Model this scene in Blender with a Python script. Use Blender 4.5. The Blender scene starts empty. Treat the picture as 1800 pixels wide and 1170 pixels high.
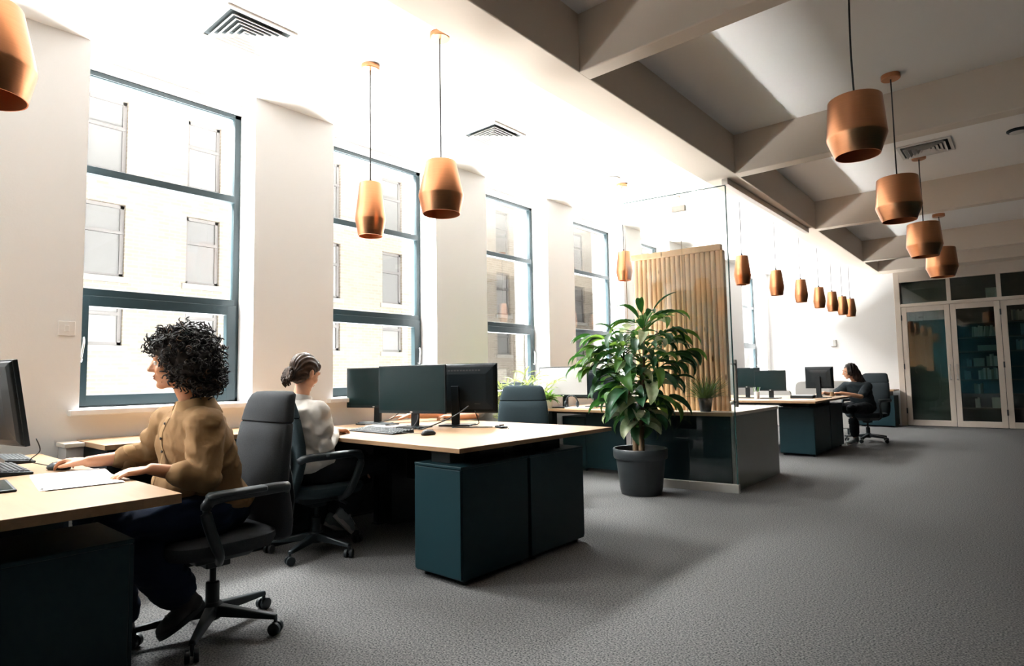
import bpy, bmesh, math, random
from mathutils import Vector, Matrix, noise
V = Vector
rnd = random.Random(7)
S = bpy.context.scene
COL = S.collection

# ------------------------------------------------------------------ camera, world, light, exposure
cam_d = bpy.data.cameras.new('camera')
cam = bpy.data.objects.new('camera', cam_d)
COL.objects.link(cam)
S.camera = cam
yaw, pitch, roll, CAM_H = .7087, .07098, -.01734, 1.15
cy, sy, cp, sp = math.cos(yaw), math.sin(yaw), math.cos(pitch), math.sin(pitch)
F = V((-sy*cp, cy*cp, sp)); R0 = V((cy, sy, 0)); U0 = R0.cross(F)
cr, sr = math.cos(roll), math.sin(roll)
R = R0*cr + U0*sr; U = U0*cr - R0*sr
cam.matrix_world = Matrix(((R.x, U.x, -F.x, 0), (R.y, U.y, -F.y, 0), (R.z, U.z, -F.z, CAM_H), (0, 0, 0, 1)))
cam_d.sensor_width = 36.0
cam_d.lens = 1061.92/1800*36
cam_d.clip_start = .05

W = bpy.data.worlds.new('daylight'); S.world = W; W.use_nodes = True
bg = W.node_tree.nodes['Background']
bg.inputs[0].default_value = (1.0, .985, .95, 1)
bg.inputs[1].default_value = .60

S.view_settings.view_transform = 'Standard'
S.view_settings.look = 'None'
S.view_settings.gamma = 1.0
S.view_settings.use_curve_mapping = False
S.view_settings.exposure = 0.74
S.cycles.max_bounces = 10
S.cycles.diffuse_bounces = 5
S.cycles.glossy_bounces = 4
S.cycles.transparent_max_bounces = 16
S.cycles.sample_clamp_indirect = 6
S.cycles.use_denoising = True
S.cycles.caustics_reflective = False
S.cycles.caustics_refractive = False

# window positions (opening start / end along Y) on the left wall
WIN = [(-4.6, -3.45), (-2.70, -1.55), (-.78, .36), (1.14, 2.27), (2.99, 4.21), (4.98, 6.13), (6.72, 8.03), (8.62, 9.62), (10.6, 11.9), (13.0, 14.45)]
XP, XG = -4.63, -4.90          # pier face, glass plane
Z_SILL, Z_HEAD, Z_CEIL = .985, 3.345, 3.43
def portal(y0, y1):
    l = bpy.data.lights.new('window_daylight', 'AREA')
    l.shape = 'RECTANGLE'; l.size = Z_HEAD - Z_SILL; l.size_y = y1 - y0
    l.cycles.is_portal = True
    o = bpy.data.objects.new('window_daylight', l); COL.objects.link(o)
    o.location = (XG - .12, (y0+y1)/2, (Z_SILL+Z_HEAD)/2)
    o.rotation_euler = (0, -math.pi/2, 0)
for a_, b_ in WIN: portal(a_, b_)

def daylight(name, loc, normal, size, length, power, col):
    l = bpy.data.lights.new(name, 'AREA'); l.shape = 'RECTANGLE'; l.size = length; l.size_y = size; l.energy = power; l.color = col
    o = bpy.data.objects.new(name, l); COL.objects.link(o)
    n = V(normal).normalized(); z = -n; x = V((0, 1, 0)); y = z.cross(x)
    o.matrix_world = Matrix(((x.x, y.x, z.x, loc[0]), (x.y, y.y, z.y, loc[1]), (x.z, y.z, z.z, loc[2]), (0, 0, 0, 1)))
daylight('sky_fill', (-6.7, 5.0, 5.7), (1, 0, -1.0), 2.2, 27, 24000, (.98, .985, 1.0))  # unseen strip standing in for sky light, added to brighten the room
daylight('low_sky_fill', (-6.6, -1.5, 4.82), (1, .25, -.5), .8, 22, 11000, (.98, .985, 1.0))  # second unseen strip, added to light the slatted screen from the front
daylight('street_fill', (-6.9, 5.0, -1.62), (1, 0, 1.0), 2.7, 27, 41000, (.985, .985, 1.0))  # unseen upward strip added outside to brighten the ceiling

# ------------------------------------------------------------------ materials
def mat(name, col, rough=.6, metal=0.0, spec=.5, noise_amt=0, noise_scale=20, col2=None, bump=0, bump_scale=60, stretch=None, sheen=0, emit=None):
    m = bpy.data.materials.new(name); m.use_nodes = True
    nt = m.node_tree; b = nt.nodes['Principled BSDF']
    b.inputs['Base Color'].default_value = (*col, 1)
    b.inputs['Roughness'].default_value = rough
    b.inputs['Metallic'].default_value = metal
    b.inputs['Specular IOR Level'].default_value = spec
    if sheen: b.inputs['Sheen Weight'].default_value = sheen
    if noise_amt or bump or col2:
        tc = nt.nodes.new('ShaderNodeTexCoord'); mp = nt.nodes.new('ShaderNodeMapping')
        nt.links.new(tc.outputs['Object'], mp.inputs[0])
        if stretch: mp.inputs['Scale'].default_value = stretch
    if col2 or noise_amt:
        n = nt.nodes.new('ShaderNodeTexNoise'); n.inputs['Scale'].default_value = noise_scale; n.inputs['Detail'].default_value = 6
        nt.links.new(mp.outputs[0], n.inputs['Vector'])
        r = nt.nodes.new('ShaderNodeValToRGB')
        r.color_ramp.elements[0].position = .32; r.color_ramp.elements[1].position = .68
        c2 = col2 or tuple(c*(1-noise_amt) for c in col)
        r.color_ramp.elements[0].color = (*c2, 1); r.color_ramp.elements[1].color = (*col, 1)
        nt.links.new(n.outputs['Fac'], r.inputs[0]); nt.links.new(r.outputs[0], b.inputs['Base Color'])
    if bump:
        n2 = nt.nodes.new('ShaderNodeTexNoise'); n2.inputs['Scale'].default_value = bump_scale; n2.inputs['Detail'].default_value = 4
        nt.links.new(mp.outputs[0], n2.inputs['Vector'])
        bp = nt.nodes.new('ShaderNodeBump'); bp.inputs['Strength'].default_value = bump; bp.inputs['Distance'].default_value = .01
        nt.links.new(n2.outputs['Fac'], bp.inputs['Height']); nt.links.new(bp.outputs[0], b.inputs['Normal'])
    return m

def glass_mat(name, tint, gloss=.06, rough=.0):
    m = bpy.data.materials.new(name); m.use_nodes = True
    nt = m.node_tree; nt.nodes.clear()
    out = nt.nodes.new('ShaderNodeOutputMaterial'); mix = nt.nodes.new('ShaderNodeMixShader')
    t = nt.nodes.new('ShaderNodeBsdfTransparent'); t.inputs[0].default_value = (*tint, 1)
    g = nt.nodes.new('ShaderNodeBsdfGlossy'); g.inputs['Roughness'].default_value = rough
    fr = nt.nodes.new('ShaderNodeFresnel'); fr.inputs['IOR'].default_value = 1.45
    mul = nt.nodes.new('ShaderNodeMath'); mul.operation = 'MULTIPLY'; mul.inputs[1].default_value = gloss/.035
    nt.links.new(fr.outputs[0], mul.inputs[0]); nt.links.new(mul.outputs[0], mix.inputs[0])
    nt.links.new(t.outputs[0], mix.inputs[1]); nt.links.new(g.outputs[0], mix.inputs[2])
    nt.links.new(mix.outputs[0], out.inputs[0])
    return m

def brick_mat():
    m = bpy.data.materials.new('cream_brick'); m.use_nodes = True
    nt = m.node_tree; b = nt.nodes['Principled BSDF']; b.inputs['Roughness'].default_value = .9
    tc = nt.nodes.new('ShaderNodeTexCoord'); sep = nt.nodes.new('ShaderNodeSeparateXYZ'); com = nt.nodes.new('ShaderNodeCombineXYZ')
    nt.links.new(tc.outputs['Object'], sep.inputs[0])
    nt.links.new(sep.outputs[1], com.inputs[0]); nt.links.new(sep.outputs[2], com.inputs[1])
    br = nt.nodes.new('ShaderNodeTexBrick'); br.inputs['Scale'].default_value = 1.0
    br.inputs['Brick Width'].default_value = .23; br.inputs['Row Height'].default_value = .078; br.inputs['Mortar Size'].default_value = .011
    br.inputs['Color1'].default_value = (.38, .325, .265, 1); br.inputs['Color2'].default_value = (.29, .24, .19, 1); br.inputs['Mortar'].default_value = (.42, .38, .325, 1)
    nt.links.new(com.outputs[0], br.inputs['Vector']); nt.links.new(br.outputs['Color'], b.inputs['Base Color'])
    return m

def wood_mat(name, c1, c2, stretch, scale=3.0, rough=.45, spec=.4, knots=False):
    m = bpy.data.materials.new(name); m.use_nodes = True
    nt = m.node_tree; b = nt.nodes['Principled BSDF']
    b.inputs['Roughness'].default_value = rough; b.inputs['Specular IOR Level'].default_value = spec
    tc = nt.nodes.new('ShaderNodeTexCoord'); mp = nt.nodes.new('ShaderNodeMapping'); mp.inputs['Scale'].default_value = stretch
    nt.links.new(tc.outputs['Object'], mp.inputs[0])
    n = nt.nodes.new('ShaderNodeTexNoise'); n.inputs['Scale'].default_value = scale; n.inputs['Detail'].default_value = 8; n.inputs['Roughness'].default_value = .65
    nt.links.new(mp.outputs[0], n.inputs['Vector'])
    r = nt.nodes.new('ShaderNodeValToRGB'); r.color_ramp.elements[0].position = .3; r.color_ramp.elements[1].position = .7
    r.color_ramp.elements[0].color = (*c2, 1); r.color_ramp.elements[1].color = (*c1, 1)
    nt.links.new(n.outputs['Fac'], r.inputs[0])
    last = r.outputs[0]
    if knots:
        v = nt.nodes.new('ShaderNodeTexVoronoi'); v.inputs['Scale'].default_value = 3.2
        mp2 = nt.nodes.new('ShaderNodeMapping'); mp2.inputs['Scale'].default_value = (3.2, 3.2, .9)
        nt.links.new(tc.outputs['Object'], mp2.inputs[0]); nt.links.new(mp2.outputs[0], v.inputs['Vector'])
        r2 = nt.nodes.new('ShaderNodeValToRGB'); r2.color_ramp.elements[0].position = .06; r2.color_ramp.elements[1].position = .13
        nt.links.new(v.outputs['Distance'], r2.inputs[0])
        mx = nt.nodes.new('ShaderNodeMixRGB'); mx.inputs[1].default_value = (.26, .11, .04, 1)
        nt.links.new(r2.outputs[0], mx.inputs[0]); nt.links.new(last, mx.inputs[2]); last = mx.outputs[0]
    nt.links.new(last, b.inputs['Base Color'])
    return m

M = {}
M['wall'] = mat('white_wall_paint', (.905, .90, .895), .85, spec=.2, bump=.05, bump_scale=90)
M['ceil'] = mat('white_ceiling_paint', (.90, .87, .835), .9, spec=.15)
M['beam'] = mat('beige_beam_tone', (.66, .565, .475), .9, spec=.15)  # darker beige put into the colour so the beams stand out from the ceiling
M['dark_wall'] = mat('teal_bounce_wall', (.03, .13, .165), .9, spec=.1)  # unseen walls; teal picked to tint the light they bounce back
M['carpet'] = mat('grey_carpet', (.195, .189, .185), 1.0, spec=.02, col2=(.024, .027, .030), noise_scale=120, bump=.6, bump_scale=420)
M['frame'] = mat('dark_window_metal', (.005, .014, .017), .45, spec=.3)
M['pane'] = glass_mat('window_glass', (.97, .98, .97), .02)
M['glass'] = glass_mat('partition_glass', (.965, .985, .975), .04)
M['glass_dark'] = glass_mat('bookcase_glass', (.66, .74, .72), .05)
M['brick'] = brick_mat()
M['stone'] = mat('pale_stone', (.47, .44, .40), .9)
M['sash'] = mat('grey_sash_paint', (.13, .12, .115), .7)
M['sash_glass'] = mat('facade_glass', (.20, .195, .19), .15, spec=.8)
M['blind'] = mat('pale_blind', (.34, .33, .32), .8)
M['wood'] = wood_mat('oak_desk_top', (.255, .152, .080), (.20, .118, .060), (1.2, 14, 14), 2.2, .42, .35)
M['wood_y'] = wood_mat('oak_counter_top', (.60, .40, .23), (.47, .30, .16), (1.2, 14, 14), 2.2, .38, .4)
M['slat'] = wood_mat('pine_slats', (.94, .60, .34), (.84, .49, .25), (9, 9, .8), 2.5, .55, .3, knots=True)
M['petrol'] = mat('petrol_cabinet', (.003, .019, .025), .48, spec=.22)
M['petrol_d'] = mat('dark_desk_metal', (.004, .009, .012), .5, spec=.3)
M['chair'] = mat('charcoal_chair_fabric', (.034, .037, .041), .95, spec=.15, noise_amt=.35, noise_scale=300, bump=.25, bump_scale=500)
M['chair2'] = mat('petrol_chair_fabric', (.018, .031, .037), .92, spec=.2, noise_amt=.3, noise_scale=300, bump=.25, bump_scale=500)
M['plastic'] = mat('black_plastic', (.010, .015, .018), .45, spec=.3)
M['plastic_m'] = mat('graphite_plastic', (.018, .024, .027), .55, spec=.3)
M['key'] = mat('black_keys', (.04, .045, .047), .6)
M['steel'] = mat('brushed_steel', (.55, .53, .50), .32, metal=1)
M['steel_w'] = mat('satin_aluminium', (.62, .58, .53), .45, metal=.8)
M['handle_steel'] = mat('satin_handle_steel', (.62, .60, .57), .4, metal=.35)
M['screen'] = mat('dark_screen', (.002, .010, .011), .26, spec=.14)
M['screen_reflect'] = mat('grey_reflection_screen', (.32, .305, .29), .55, spec=.5)  # pale grey stands in for a reflection on the dark screen
M['bezel'] = mat('monitor_black', (.003, .006, .008), .40, spec=.2)
M['copper'] = mat('brushed_copper', (.62, .28, .14), .30, metal=1, noise_amt=.12, noise_scale=8, stretch=(1, 1, 60))
M['copper_in'] = mat('copper_inside', (.72, .28, .12), .5, metal=.7)
M['cord'] = mat('black_cord', (.02, .02, .02), .7)
M['cord_g'] = mat('grey_cord', (.16, .16, .16), .7)
M['paper'] = mat('white_paper', (.82, .81, .80), .8)
M['print'] = mat('grey_print', (.55, .54, .54), .8)
M['white_p'] = mat('white_plastic', (.88, .86, .84), .5)
M['grey_panel'] = mat('grey_laminate', (.26, .27, .245), .38, spec=.5)
M['counter_top'] = mat('pale_laminate', (.74, .66, .56), .4)
M['greypaint'] = mat('pale_grey_paint', (.46, .44, .42), .7)
M['joinery'] = mat('beige_joinery_paint', (.52, .45, .385), .6, spec=.3)
M['cab_in'] = mat('dark_cabinet_inside', (.022, .042, .048), .7)
M['cab_reflect'] = mat('grey_reflection_board', (.22, .215, .19), .8)  # grey imitates the reflection in the first door's glass
M['shelf'] = mat('brown_shelf_board', (.11, .085, .065), .7)
M['leaf'] = mat('dark_green_leaf', (.016, .066, .022), .45, spec=.3, col2=(.012, .045, .022), noise_scale=7)
M['leaf_l'] = mat('fresh_green_leaf', (.07, .16, .035), .45, spec=.3, col2=(.04, .11, .028), noise_scale=7)
M['leaf_v'] = mat('variegated_leaf', (.52, .53, .36), .45, col2=(.07, .16, .05), noise_scale=14)
M['leaf_y'] = mat('yellow_green_leaf', (.26, .31, .10), .5, col2=(.15, .22, .06), noise_scale=9)
M['grassy'] = mat('spiky_leaf', (.14, .20, .05), .5, col2=(.03, .08, .03), noise_scale=12)
M['trunk'] = mat('brown_bark', (.18, .105, .05), .85, col2=(.07, .045, .025), noise_scale=12, stretch=(6, 6, 1))
M['soil'] = mat('dark_soil', (.025, .02, .015), 1)
M['pot'] = mat('black_pot', (.020, .025, .028), .42)
M['skin'] = mat('warm_skin', (.46, .215, .115), .5, spec=.35)
M['skin2'] = mat('fair_skin', (.56, .30, .19), .5, spec=.35)
M['hair'] = mat('black_curly_hair', (.012, .010, .009), .62, spec=.3)
M['hair_b'] = mat('brown_curl_tips', (.06, .030, .014), .6, spec=.3)
M['hair2'] = mat('dark_brown_hair', (.050, .026, .014), .55, spec=.2, col2=(.010, .006, .005), noise_scale=6, stretch=(14, 2, 6))
M['hair3'] = mat('black_long_hair', (.010, .007, .006), .55, spec=.2)
M['shirt'] = mat('tan_shirt', (.20, .115, .052), .9, spec=.15, noise_amt=.14, noise_scale=7, bump=.25, bump_scale=26)
M['shirt_e'] = mat('tan_shirt_placket', (.25, .15, .070), .9, spec=.15)
M['jeans'] = mat('dark_jeans', (.004, .011, .030), .9, spec=.15, bump=.2, bump_scale=35)
M['trouser'] = mat('black_trousers', (.012, .014, .017), .9, spec=.15, bump=.2, bump_scale=30)
M['sweat'] = mat('light_grey_sweatshirt', (.52, .49, .45), .95, spec=.1, noise_amt=.08, noise_scale=8, bump=.3, bump_scale=22)
M['tee'] = mat('black_top', (.016, .022, .026), .9, spec=.15)
M['white_tee'] = mat('white_top', (.72, .70, .67), .95, spec=.1)
M['shoe'] = mat('grey_trainer', (.15, .165, .165), .75, bump=.2, bump_scale=90)
M['shoe_b'] = mat('brown_leather_shoe', (.018, .016, .015), .6)
M['sole'] = mat('pale_sole', (.30, .29, .27), .8)
M['lip'] = mat('lips', (.36, .12, .085), .5)
M['eye'] = mat('eye_white', (.70, .66, .62), .3)
M['iris'] = mat('dark_iris', (.03, .018, .012), .2)
M['vent_w'] = mat('vent_white', (.66, .63, .60), .6)
M['vent_d'] = mat('vent_dark', (.03, .04, .042), .9)
M['book_w'] = mat('off_white_book', (.80, .77, .70), .8)
M['book_g'] = mat('grey_book', (.42, .43, .41), .8)
M['book_b'] = mat('blue_grey_book', (.22, .29, .33), .8)
M['book_t'] = mat('tan_book', (.32, .26, .18), .8)
M['sofa'] = mat('grey_screen_fabric', (.30, .285, .27), .95, spec=.1, bump=.2, bump_scale=300)
M['tape'] = mat('cream_label', (.60, .52, .36), .8)
M['ink'] = mat('ink', (.03, .03, .03), .8)
M['logo'] = mat('bright_logo', (.60, .60, .58), .35, metal=.6)

# ------------------------------------------------------------------ mesh helpers
def chain(o):
    mw = Matrix.Identity(4)
    while o is not None:
        mw = o.matrix_basis @ mw; o = o.parent
    return mw
class MB:
    def __init__(s): s.v = []; s.f = []; s.T = Matrix.Identity(4)
    def add(s, vs, fs):
        o = len(s.v); s.v += [s.T @ V(p) for p in vs]; s.f += [tuple(i+o for i in f) for f in fs]; return s
    def box(s, x0, x1, y0, y1, z0, z1):
        vs = [(x0,y0,z0),(x1,y0,z0),(x1,y1,z0),(x0,y1,z0),(x0,y0,z1),(x1,y0,z1),(x1,y1,z1),(x0,y1,z1)]
        return s.add(vs, [(0,3,2,1),(4,5,6,7),(0,1,5,4),(1,2,6,5),(2,3,7,6),(3,0,4,7)])
    def hexa(s, b, t):   # bottom 4 points ccw, top 4 points ccw
        return s.add(list(b)+list(t), [(0,3,2,1),(4,5,6,7),(0,1,5,4),(1,2,6,5),(2,3,7,6),(3,0,4,7)])
    def rings(s, rs, closed=True, cap=True):
        n = len(rs[0]); vs = [p for r in rs for p in r]; fs = []
        for i in range(len(rs)-1):
            for j in range(n if closed else n-1):
                k = (j+1) % n
                fs.append((i*n+j, i*n+k, (i+1)*n+k, (i+1)*n+j))
        if cap and closed:
            fs.append(tuple(reversed(range(n)))); fs.append(tuple(range((len(rs)-1)*n, len(rs)*n)))
        return s.add(vs, fs)
    def lathe(s, prof, n=32, c=(0,0,0), cap=True):
        rs = [[(c[0]+r*math.cos(2*math.pi*j/n), c[1]+r*math.sin(2*math.pi*j/n), c[2]+z) for j in range(n)] for r, z in prof]
        return s.rings(rs, cap=cap)
    def tube(s, pts, rad, n=8, cap=True, smooth=0):
        pts = [V(p) for p in pts]
        if smooth:
            pts, rad = catmull(pts, rad, smooth)
        if not isinstance(rad, (list, tuple)): rad = [rad]*len(pts)
        rs = []; up = None
        for i, p in enumerate(pts):
            d = (pts[min(i+1, len(pts)-1)] - pts[max(i-1, 0)])
            d = d.normalized() if d.length > 1e-9 else V((0,0,1))
            if up is None:
                up = V((0,0,1)) if abs(d.z) < .9 else V((1,0,0))
            a = d.cross(up)
            if a.length < 1e-4: a = d.orthogonal()
            a.normalize(); b = d.cross(a); up = -b if False else up
            r = rad[i]
            ra, rb = r if isinstance(r, (tuple, list)) else (r, r)
            rs.append([p + a*ra*math.cos(2*math.pi*j/n) - b*rb*math.sin(2*math.pi*j/n) for j in range(n)])
        return s.rings(rs, cap=cap)
    def ell(s, c, r, rot=None, nu=20, nv=12):
        c = V(c); r = (r, r, r) if isinstance(r, (int, float)) else r
        vs = [(0,0,-1)]; fs = []
        for i in range(1, nv):
            t = -math.pi/2 + math.pi*i/nv
            for j in range(nu):
                a = 2*math.pi*j/nu; vs.append((math.cos(t)*math.cos(a), math.cos(t)*math.sin(a), math.sin(t)))
        vs.append((0,0,1)); top = len(vs)-1
        for j in range(nu):
            k = (j+1) % nu
            fs.append((0, 1+k, 1+j)); fs.append((top, 1+(nv-2)*nu+j, 1+(nv-2)*nu+k))
            for i in range(nv-2):
                fs.append((1+i*nu+j, 1+i*nu+k, 1+(i+1)*nu+k, 1+(i+1)*nu+j))
        out = []
        for p in vs:
            q = V((p[0]*r[0], p[1]*r[1], p[2]*r[2]))
            if rot is not None: q = rot @ q
            out.append(q + c)
        return s.add(out, fs)
    def limb(s, pts, rad, n=16):
        """tapered chain with round ends for voxel union"""
        pts = [V(p) for p in pts]
        s.tube(pts, rad, n)
        for p, r in zip(pts, rad):
            r = r if isinstance(r, (int, float)) else min(r)
            s.ell(p, r*.99, nu=16, nv=10)
        return s
    def loft(s, secs, n=24, power=2.0):
        """secs: (centre, rx, ry[, axis x vec, axis y vec]) stacked superellipse rings"""
        rs = []
        for sec in secs:
            c, rx, ry = V(sec[0]), sec[1], sec[2]
            ax = V(sec[3]) if len(sec) > 3 else V((1,0,0)); ay = V(sec[4]) if len(sec) > 4 else V((0,1,0))
            ring = []
            for j in range(n):
                a = 2*math.pi*j/n; ca, sa = math.cos(a), math.sin(a)
                ring.append(c + ax*rx*math.copysign(abs(ca)**(2/power), ca) + ay*ry*math.copysign(abs(sa)**(2/power), sa))
            rs.append(ring)
        return s.rings(rs)
    def build(s, name, m, parent=None, world=False, smooth=None, bevel=0, seg=2, sub=0, mats=None):
        me = bpy.data.meshes.new(name)
        vs = s.v
        if world and parent is not None:
            inv = chain(parent).inverted(); vs = [inv @ p for p in vs]
        me.from_pydata([tuple(p) for p in vs], [], s.f)
        me.materials.append(m if not isinstance(m, str) else M[m])
        for x in (mats or []): me.materials.append(M[x])
        bm = bmesh.new(); bm.from_mesh(me); bmesh.ops.recalc_face_normals(bm, faces=bm.faces); bm.to_mesh(me); bm.free()
        if smooth is not None:
            me.polygons.foreach_set('use_smooth', [True]*len(me.polygons))
            if smooth < 180: me.set_sharp_from_angle(angle=math.radians(smooth))
        o = bpy.data.objects.new(name, me); COL.objects.link(o)
        if parent is not None: o.parent = parent
        if bevel:
            b = o.modifiers.new('bevel', 'BEVEL'); b.width = bevel; b.segments = seg; b.limit_method = 'ANGLE'; b.harden_normals = False
        if sub:
            d = o.modifiers.new('sub', 'SUBSURF'); d.levels = sub; d.render_levels = sub
        return o

def catmull(pts, rad, k):
    out = []; ro = []
    rl = rad if isinstance(rad, (list, tuple)) else [rad]*len(pts)
    for i in range(len(pts)-1):
        p0, p1, p2, p3 = pts[max(i-1,0)], pts[i], pts[i+1], pts[min(i+2, len(pts)-1)]
        for t in range(k):
            u = t/k
            out.append(.5*((2*p1) + (p2-p0)*u + (2*p0-5*p1+4*p2-p3)*u*u + (3*p1-p0-3*p2+p3)*u**3))
            a, b = rl[i], rl[i+1]
            ro.append(a+(b-a)*u if not isinstance(a, (tuple, list)) else (a[0]+(b[0]-a[0])*u, a[1]+(b[1]-a[1])*u))
    out.append(pts[-1]); ro.append(rl[-1])
    return out, ro

def tag(o, label=None, cat=None, group=None, kind=None):
    if label: o['label'] = label
    if cat: o['category'] = cat
    if group: o['group'] = group
    if kind: o['kind'] = kind
    return o
def empty(name, loc=(0,0,0), rz=0, label=None, cat=None, group=None, kind=None):
    o = bpy.data.objects.new(name, None); COL.objects.link(o); o.empty_display_size = .1
    o.location = loc; o.rotation_euler = (0,0,rz)
    o.matrix_basis = Matrix.Translation(V(loc)) @ Matrix.Rotation(rz, 4, 'Z')
    return tag(o, label, cat, group, kind)
def dup(root, loc, rz=0, label=None, group=None):
    def cp(o, parent):
        c = o.copy(); COL.objects.link(c)
        if parent is not None: c.parent = parent
        for ch in list(o.children): cp(ch, c)
        return c
    r = cp(root, None)
    r.location = loc; r.rotation_euler = (0,0,rz)
    if label: r['label'] = label
    if group: r['group'] = group
    return r

def voxel(mb, size, smooth_it, name, m, parent, disp=None, smooth_f=.5):
    """union of overlapping volumes -> one continuous skin"""
    o = mb.build(name, m, None)
    r = o.modifiers.new('r', 'REMESH'); r.mode = 'VOXEL'; r.voxel_size = size; r.adaptivity = 0
    if smooth_it:
        sm = o.modifiers.new('s', 'SMOOTH'); sm.factor = smooth_f; sm.iterations = smooth_it
    bpy.context.view_layer.update()
    dg = bpy.context.evaluated_depsgraph_get()
    me = bpy.data.meshes.new_from_object(o.evaluated_get(dg), depsgraph=dg)
    o.modifiers.clear(); o.data = me; me.name = name
    if parent is not None:
        inv = chain(parent).inverted(); me.transform(inv); o.parent = parent
    me.polygons.foreach_set('use_smooth', [True]*len(me.polygons))
    if disp:
        mw = chain(parent); inv = mw.inverted()
        for v_ in me.vertices:
            p = mw @ v_.co; v_.co = inv @ (p + (mw.to_3x3() @ v_.normal)*disp(p))
    me.update()
    return o

# ================================================================== SETTING
b = MB(); b.box(-4.7, 7.5, -5.0, 15.4, -.12, 0)
tag(b.build('floor', M['carpet']), kind='structure')

b = MB(); b.box(-5.1, 7.5, -5.0, 15.4, Z_CEIL, Z_CEIL+.15)
ceiling = tag(b.build('ceiling', M['ceil']), kind='structure')
# main downstand beam (right-hand bottom edge given along the room) and the cross beams of the coffers
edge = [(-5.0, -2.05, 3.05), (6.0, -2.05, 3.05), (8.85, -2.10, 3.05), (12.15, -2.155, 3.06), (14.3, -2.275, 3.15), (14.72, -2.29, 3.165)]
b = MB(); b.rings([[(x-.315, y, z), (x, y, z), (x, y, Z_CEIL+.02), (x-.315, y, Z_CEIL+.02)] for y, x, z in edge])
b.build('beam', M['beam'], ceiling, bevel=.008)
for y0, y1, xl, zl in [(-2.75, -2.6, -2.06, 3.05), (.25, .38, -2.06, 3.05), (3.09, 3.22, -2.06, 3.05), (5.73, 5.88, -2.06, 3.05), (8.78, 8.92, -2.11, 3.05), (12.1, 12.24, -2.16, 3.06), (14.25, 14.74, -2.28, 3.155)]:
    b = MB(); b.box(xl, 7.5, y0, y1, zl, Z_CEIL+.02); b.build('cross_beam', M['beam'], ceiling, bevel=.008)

# left wall: spandrel, piers, head
b = MB(); b.box(-5.02, XP, -5.0, 15.4, 0, Z_SILL-.04)
prev = -5.0
for y0, y1 in WIN:
    b.box(-5.02, XP, prev, y0, Z_SILL-.04, Z_CEIL); b.box(-5.02, XG+.03, y0, y1, Z_HEAD, Z_CEIL); prev = y1
b.box(-5.02, XP, prev, 15.4, Z_SILL-.04, Z_CEIL)
wl = tag(b.build('wall_left', M['wall']), kind='structure')
for y0, y1 in WIN:
    b = MB(); b.box(-5.0, XP+.06, y0-.06, min(y1+.06, 14.68), Z_SILL-.04, Z_SILL-.002); b.build('windowsill', M['wall'], wl, bevel=.006)
b = MB(); b.box(XP, XP+.012, -5, 14.7, 0, .09); tag(b.build('baseboard_left', M['wall']), kind='structure')
b = MB(); b.box(-4.64, -2.09, 14.7, 15.4, 0, Z_CEIL); tag(b.build('wall_far', M['wall']), kind='structure')
b = MB(); b.box(2.72, 7.5, 14.7, 15.4, 0, Z_CEIL); tag(b.build('wall_far_right', M['wall']), kind='structure')
b = MB(); b.box(-4.62, -2.1, 14.688, 14.7, 0, .09); tag(b.build('baseboard_far', M['wall']), kind='structure')
b = MB(); b.box(7.5, 7.6, -5.0, 15.4, 0, Z_CEIL); tag(b.build('wall_right', M['dark_wall']), kind='structure')
b = MB(); b.box(-4.7, 7.6, -5.1, -5.0, 0, Z_CEIL); tag(b.build('wall_back', M['dark_wall']), kind='structure')

# windows
for k, (y0, y1) in enumerate(WIN):
    w = empty('window_%d' % (k+1), (XG, (y0+y1)/2, Z_SILL), kind='structure')
    x0, x1 = XG-.035, XG+.02
    b = MB()
    b.box(x0, x1, y0, y0+.05, Z_SILL, Z_HEAD); b.box(x0, x1, y1-.05, y1, Z_SILL, Z_HEAD)
    b.box(x0, x1, y0, y1, Z_HEAD-.035, Z_HEAD); b.box(x0, x1, y0, y1, Z_SILL, Z_SILL+.03)
    b.build('window_frame', M['frame'], w, world=True, bevel=.003)
    for za, zb in ((2.60, 2.655), (1.735, 1.80)):
        b = MB(); b.box(x0, x1+.015, y0+.045, y1-.045, za, zb); b.build('transom', M['frame'], w, world=True, bevel=.003)
    b = MB(); xa, xb = XG-.015, XG+.045
    c0, c1, z0, z1 = y0+.02, y1-.03, Z_SILL+.01, 1.75
    b.box(xa, xb, c0, c0+.075, z0, z1); b.box(xa, xb, c1-.075, c1, z0, z1); b.box(xa, xb, c0+.07, c1-.07, z0, z0+.075); b.box(xa, xb, c0+.07, c1-.07, z1-.075, z1)
    cs = b.build('casement', M['frame'], w, world=True, bevel=.004)
    b = MB(); yy = c0+.03 if k == 3 else c1-.035
    b.tube([(xb, yy, 1.30), (xb+.03, yy, 1.30), (xb+.035, yy, 1.34), (xb+.03, yy+.012, 1.42), (xb+.015, yy+.014, 1.46)], [.008, .008, .009, .008, .006], 8, smooth=4)
    b.build('handle', M['steel'], cs, world=True, smooth=60)
    for za, zb in ((Z_SILL+.08, 1.68), (1.80, 2.60), (2.655, Z_HEAD-.035)):
        b = MB(); b.box(XG-.012, XG-.006, y0+.04, y1-.04, za, zb); b.build('pane', M['pane'], w, world=True)
    b = MB(); b.box(XG+.03, XG+.033, y0+.05, y1-.05, Z_HEAD-.05, Z_HEAD-.045); b.build('blind_rail', M['frame'], w, world=True)

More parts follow.
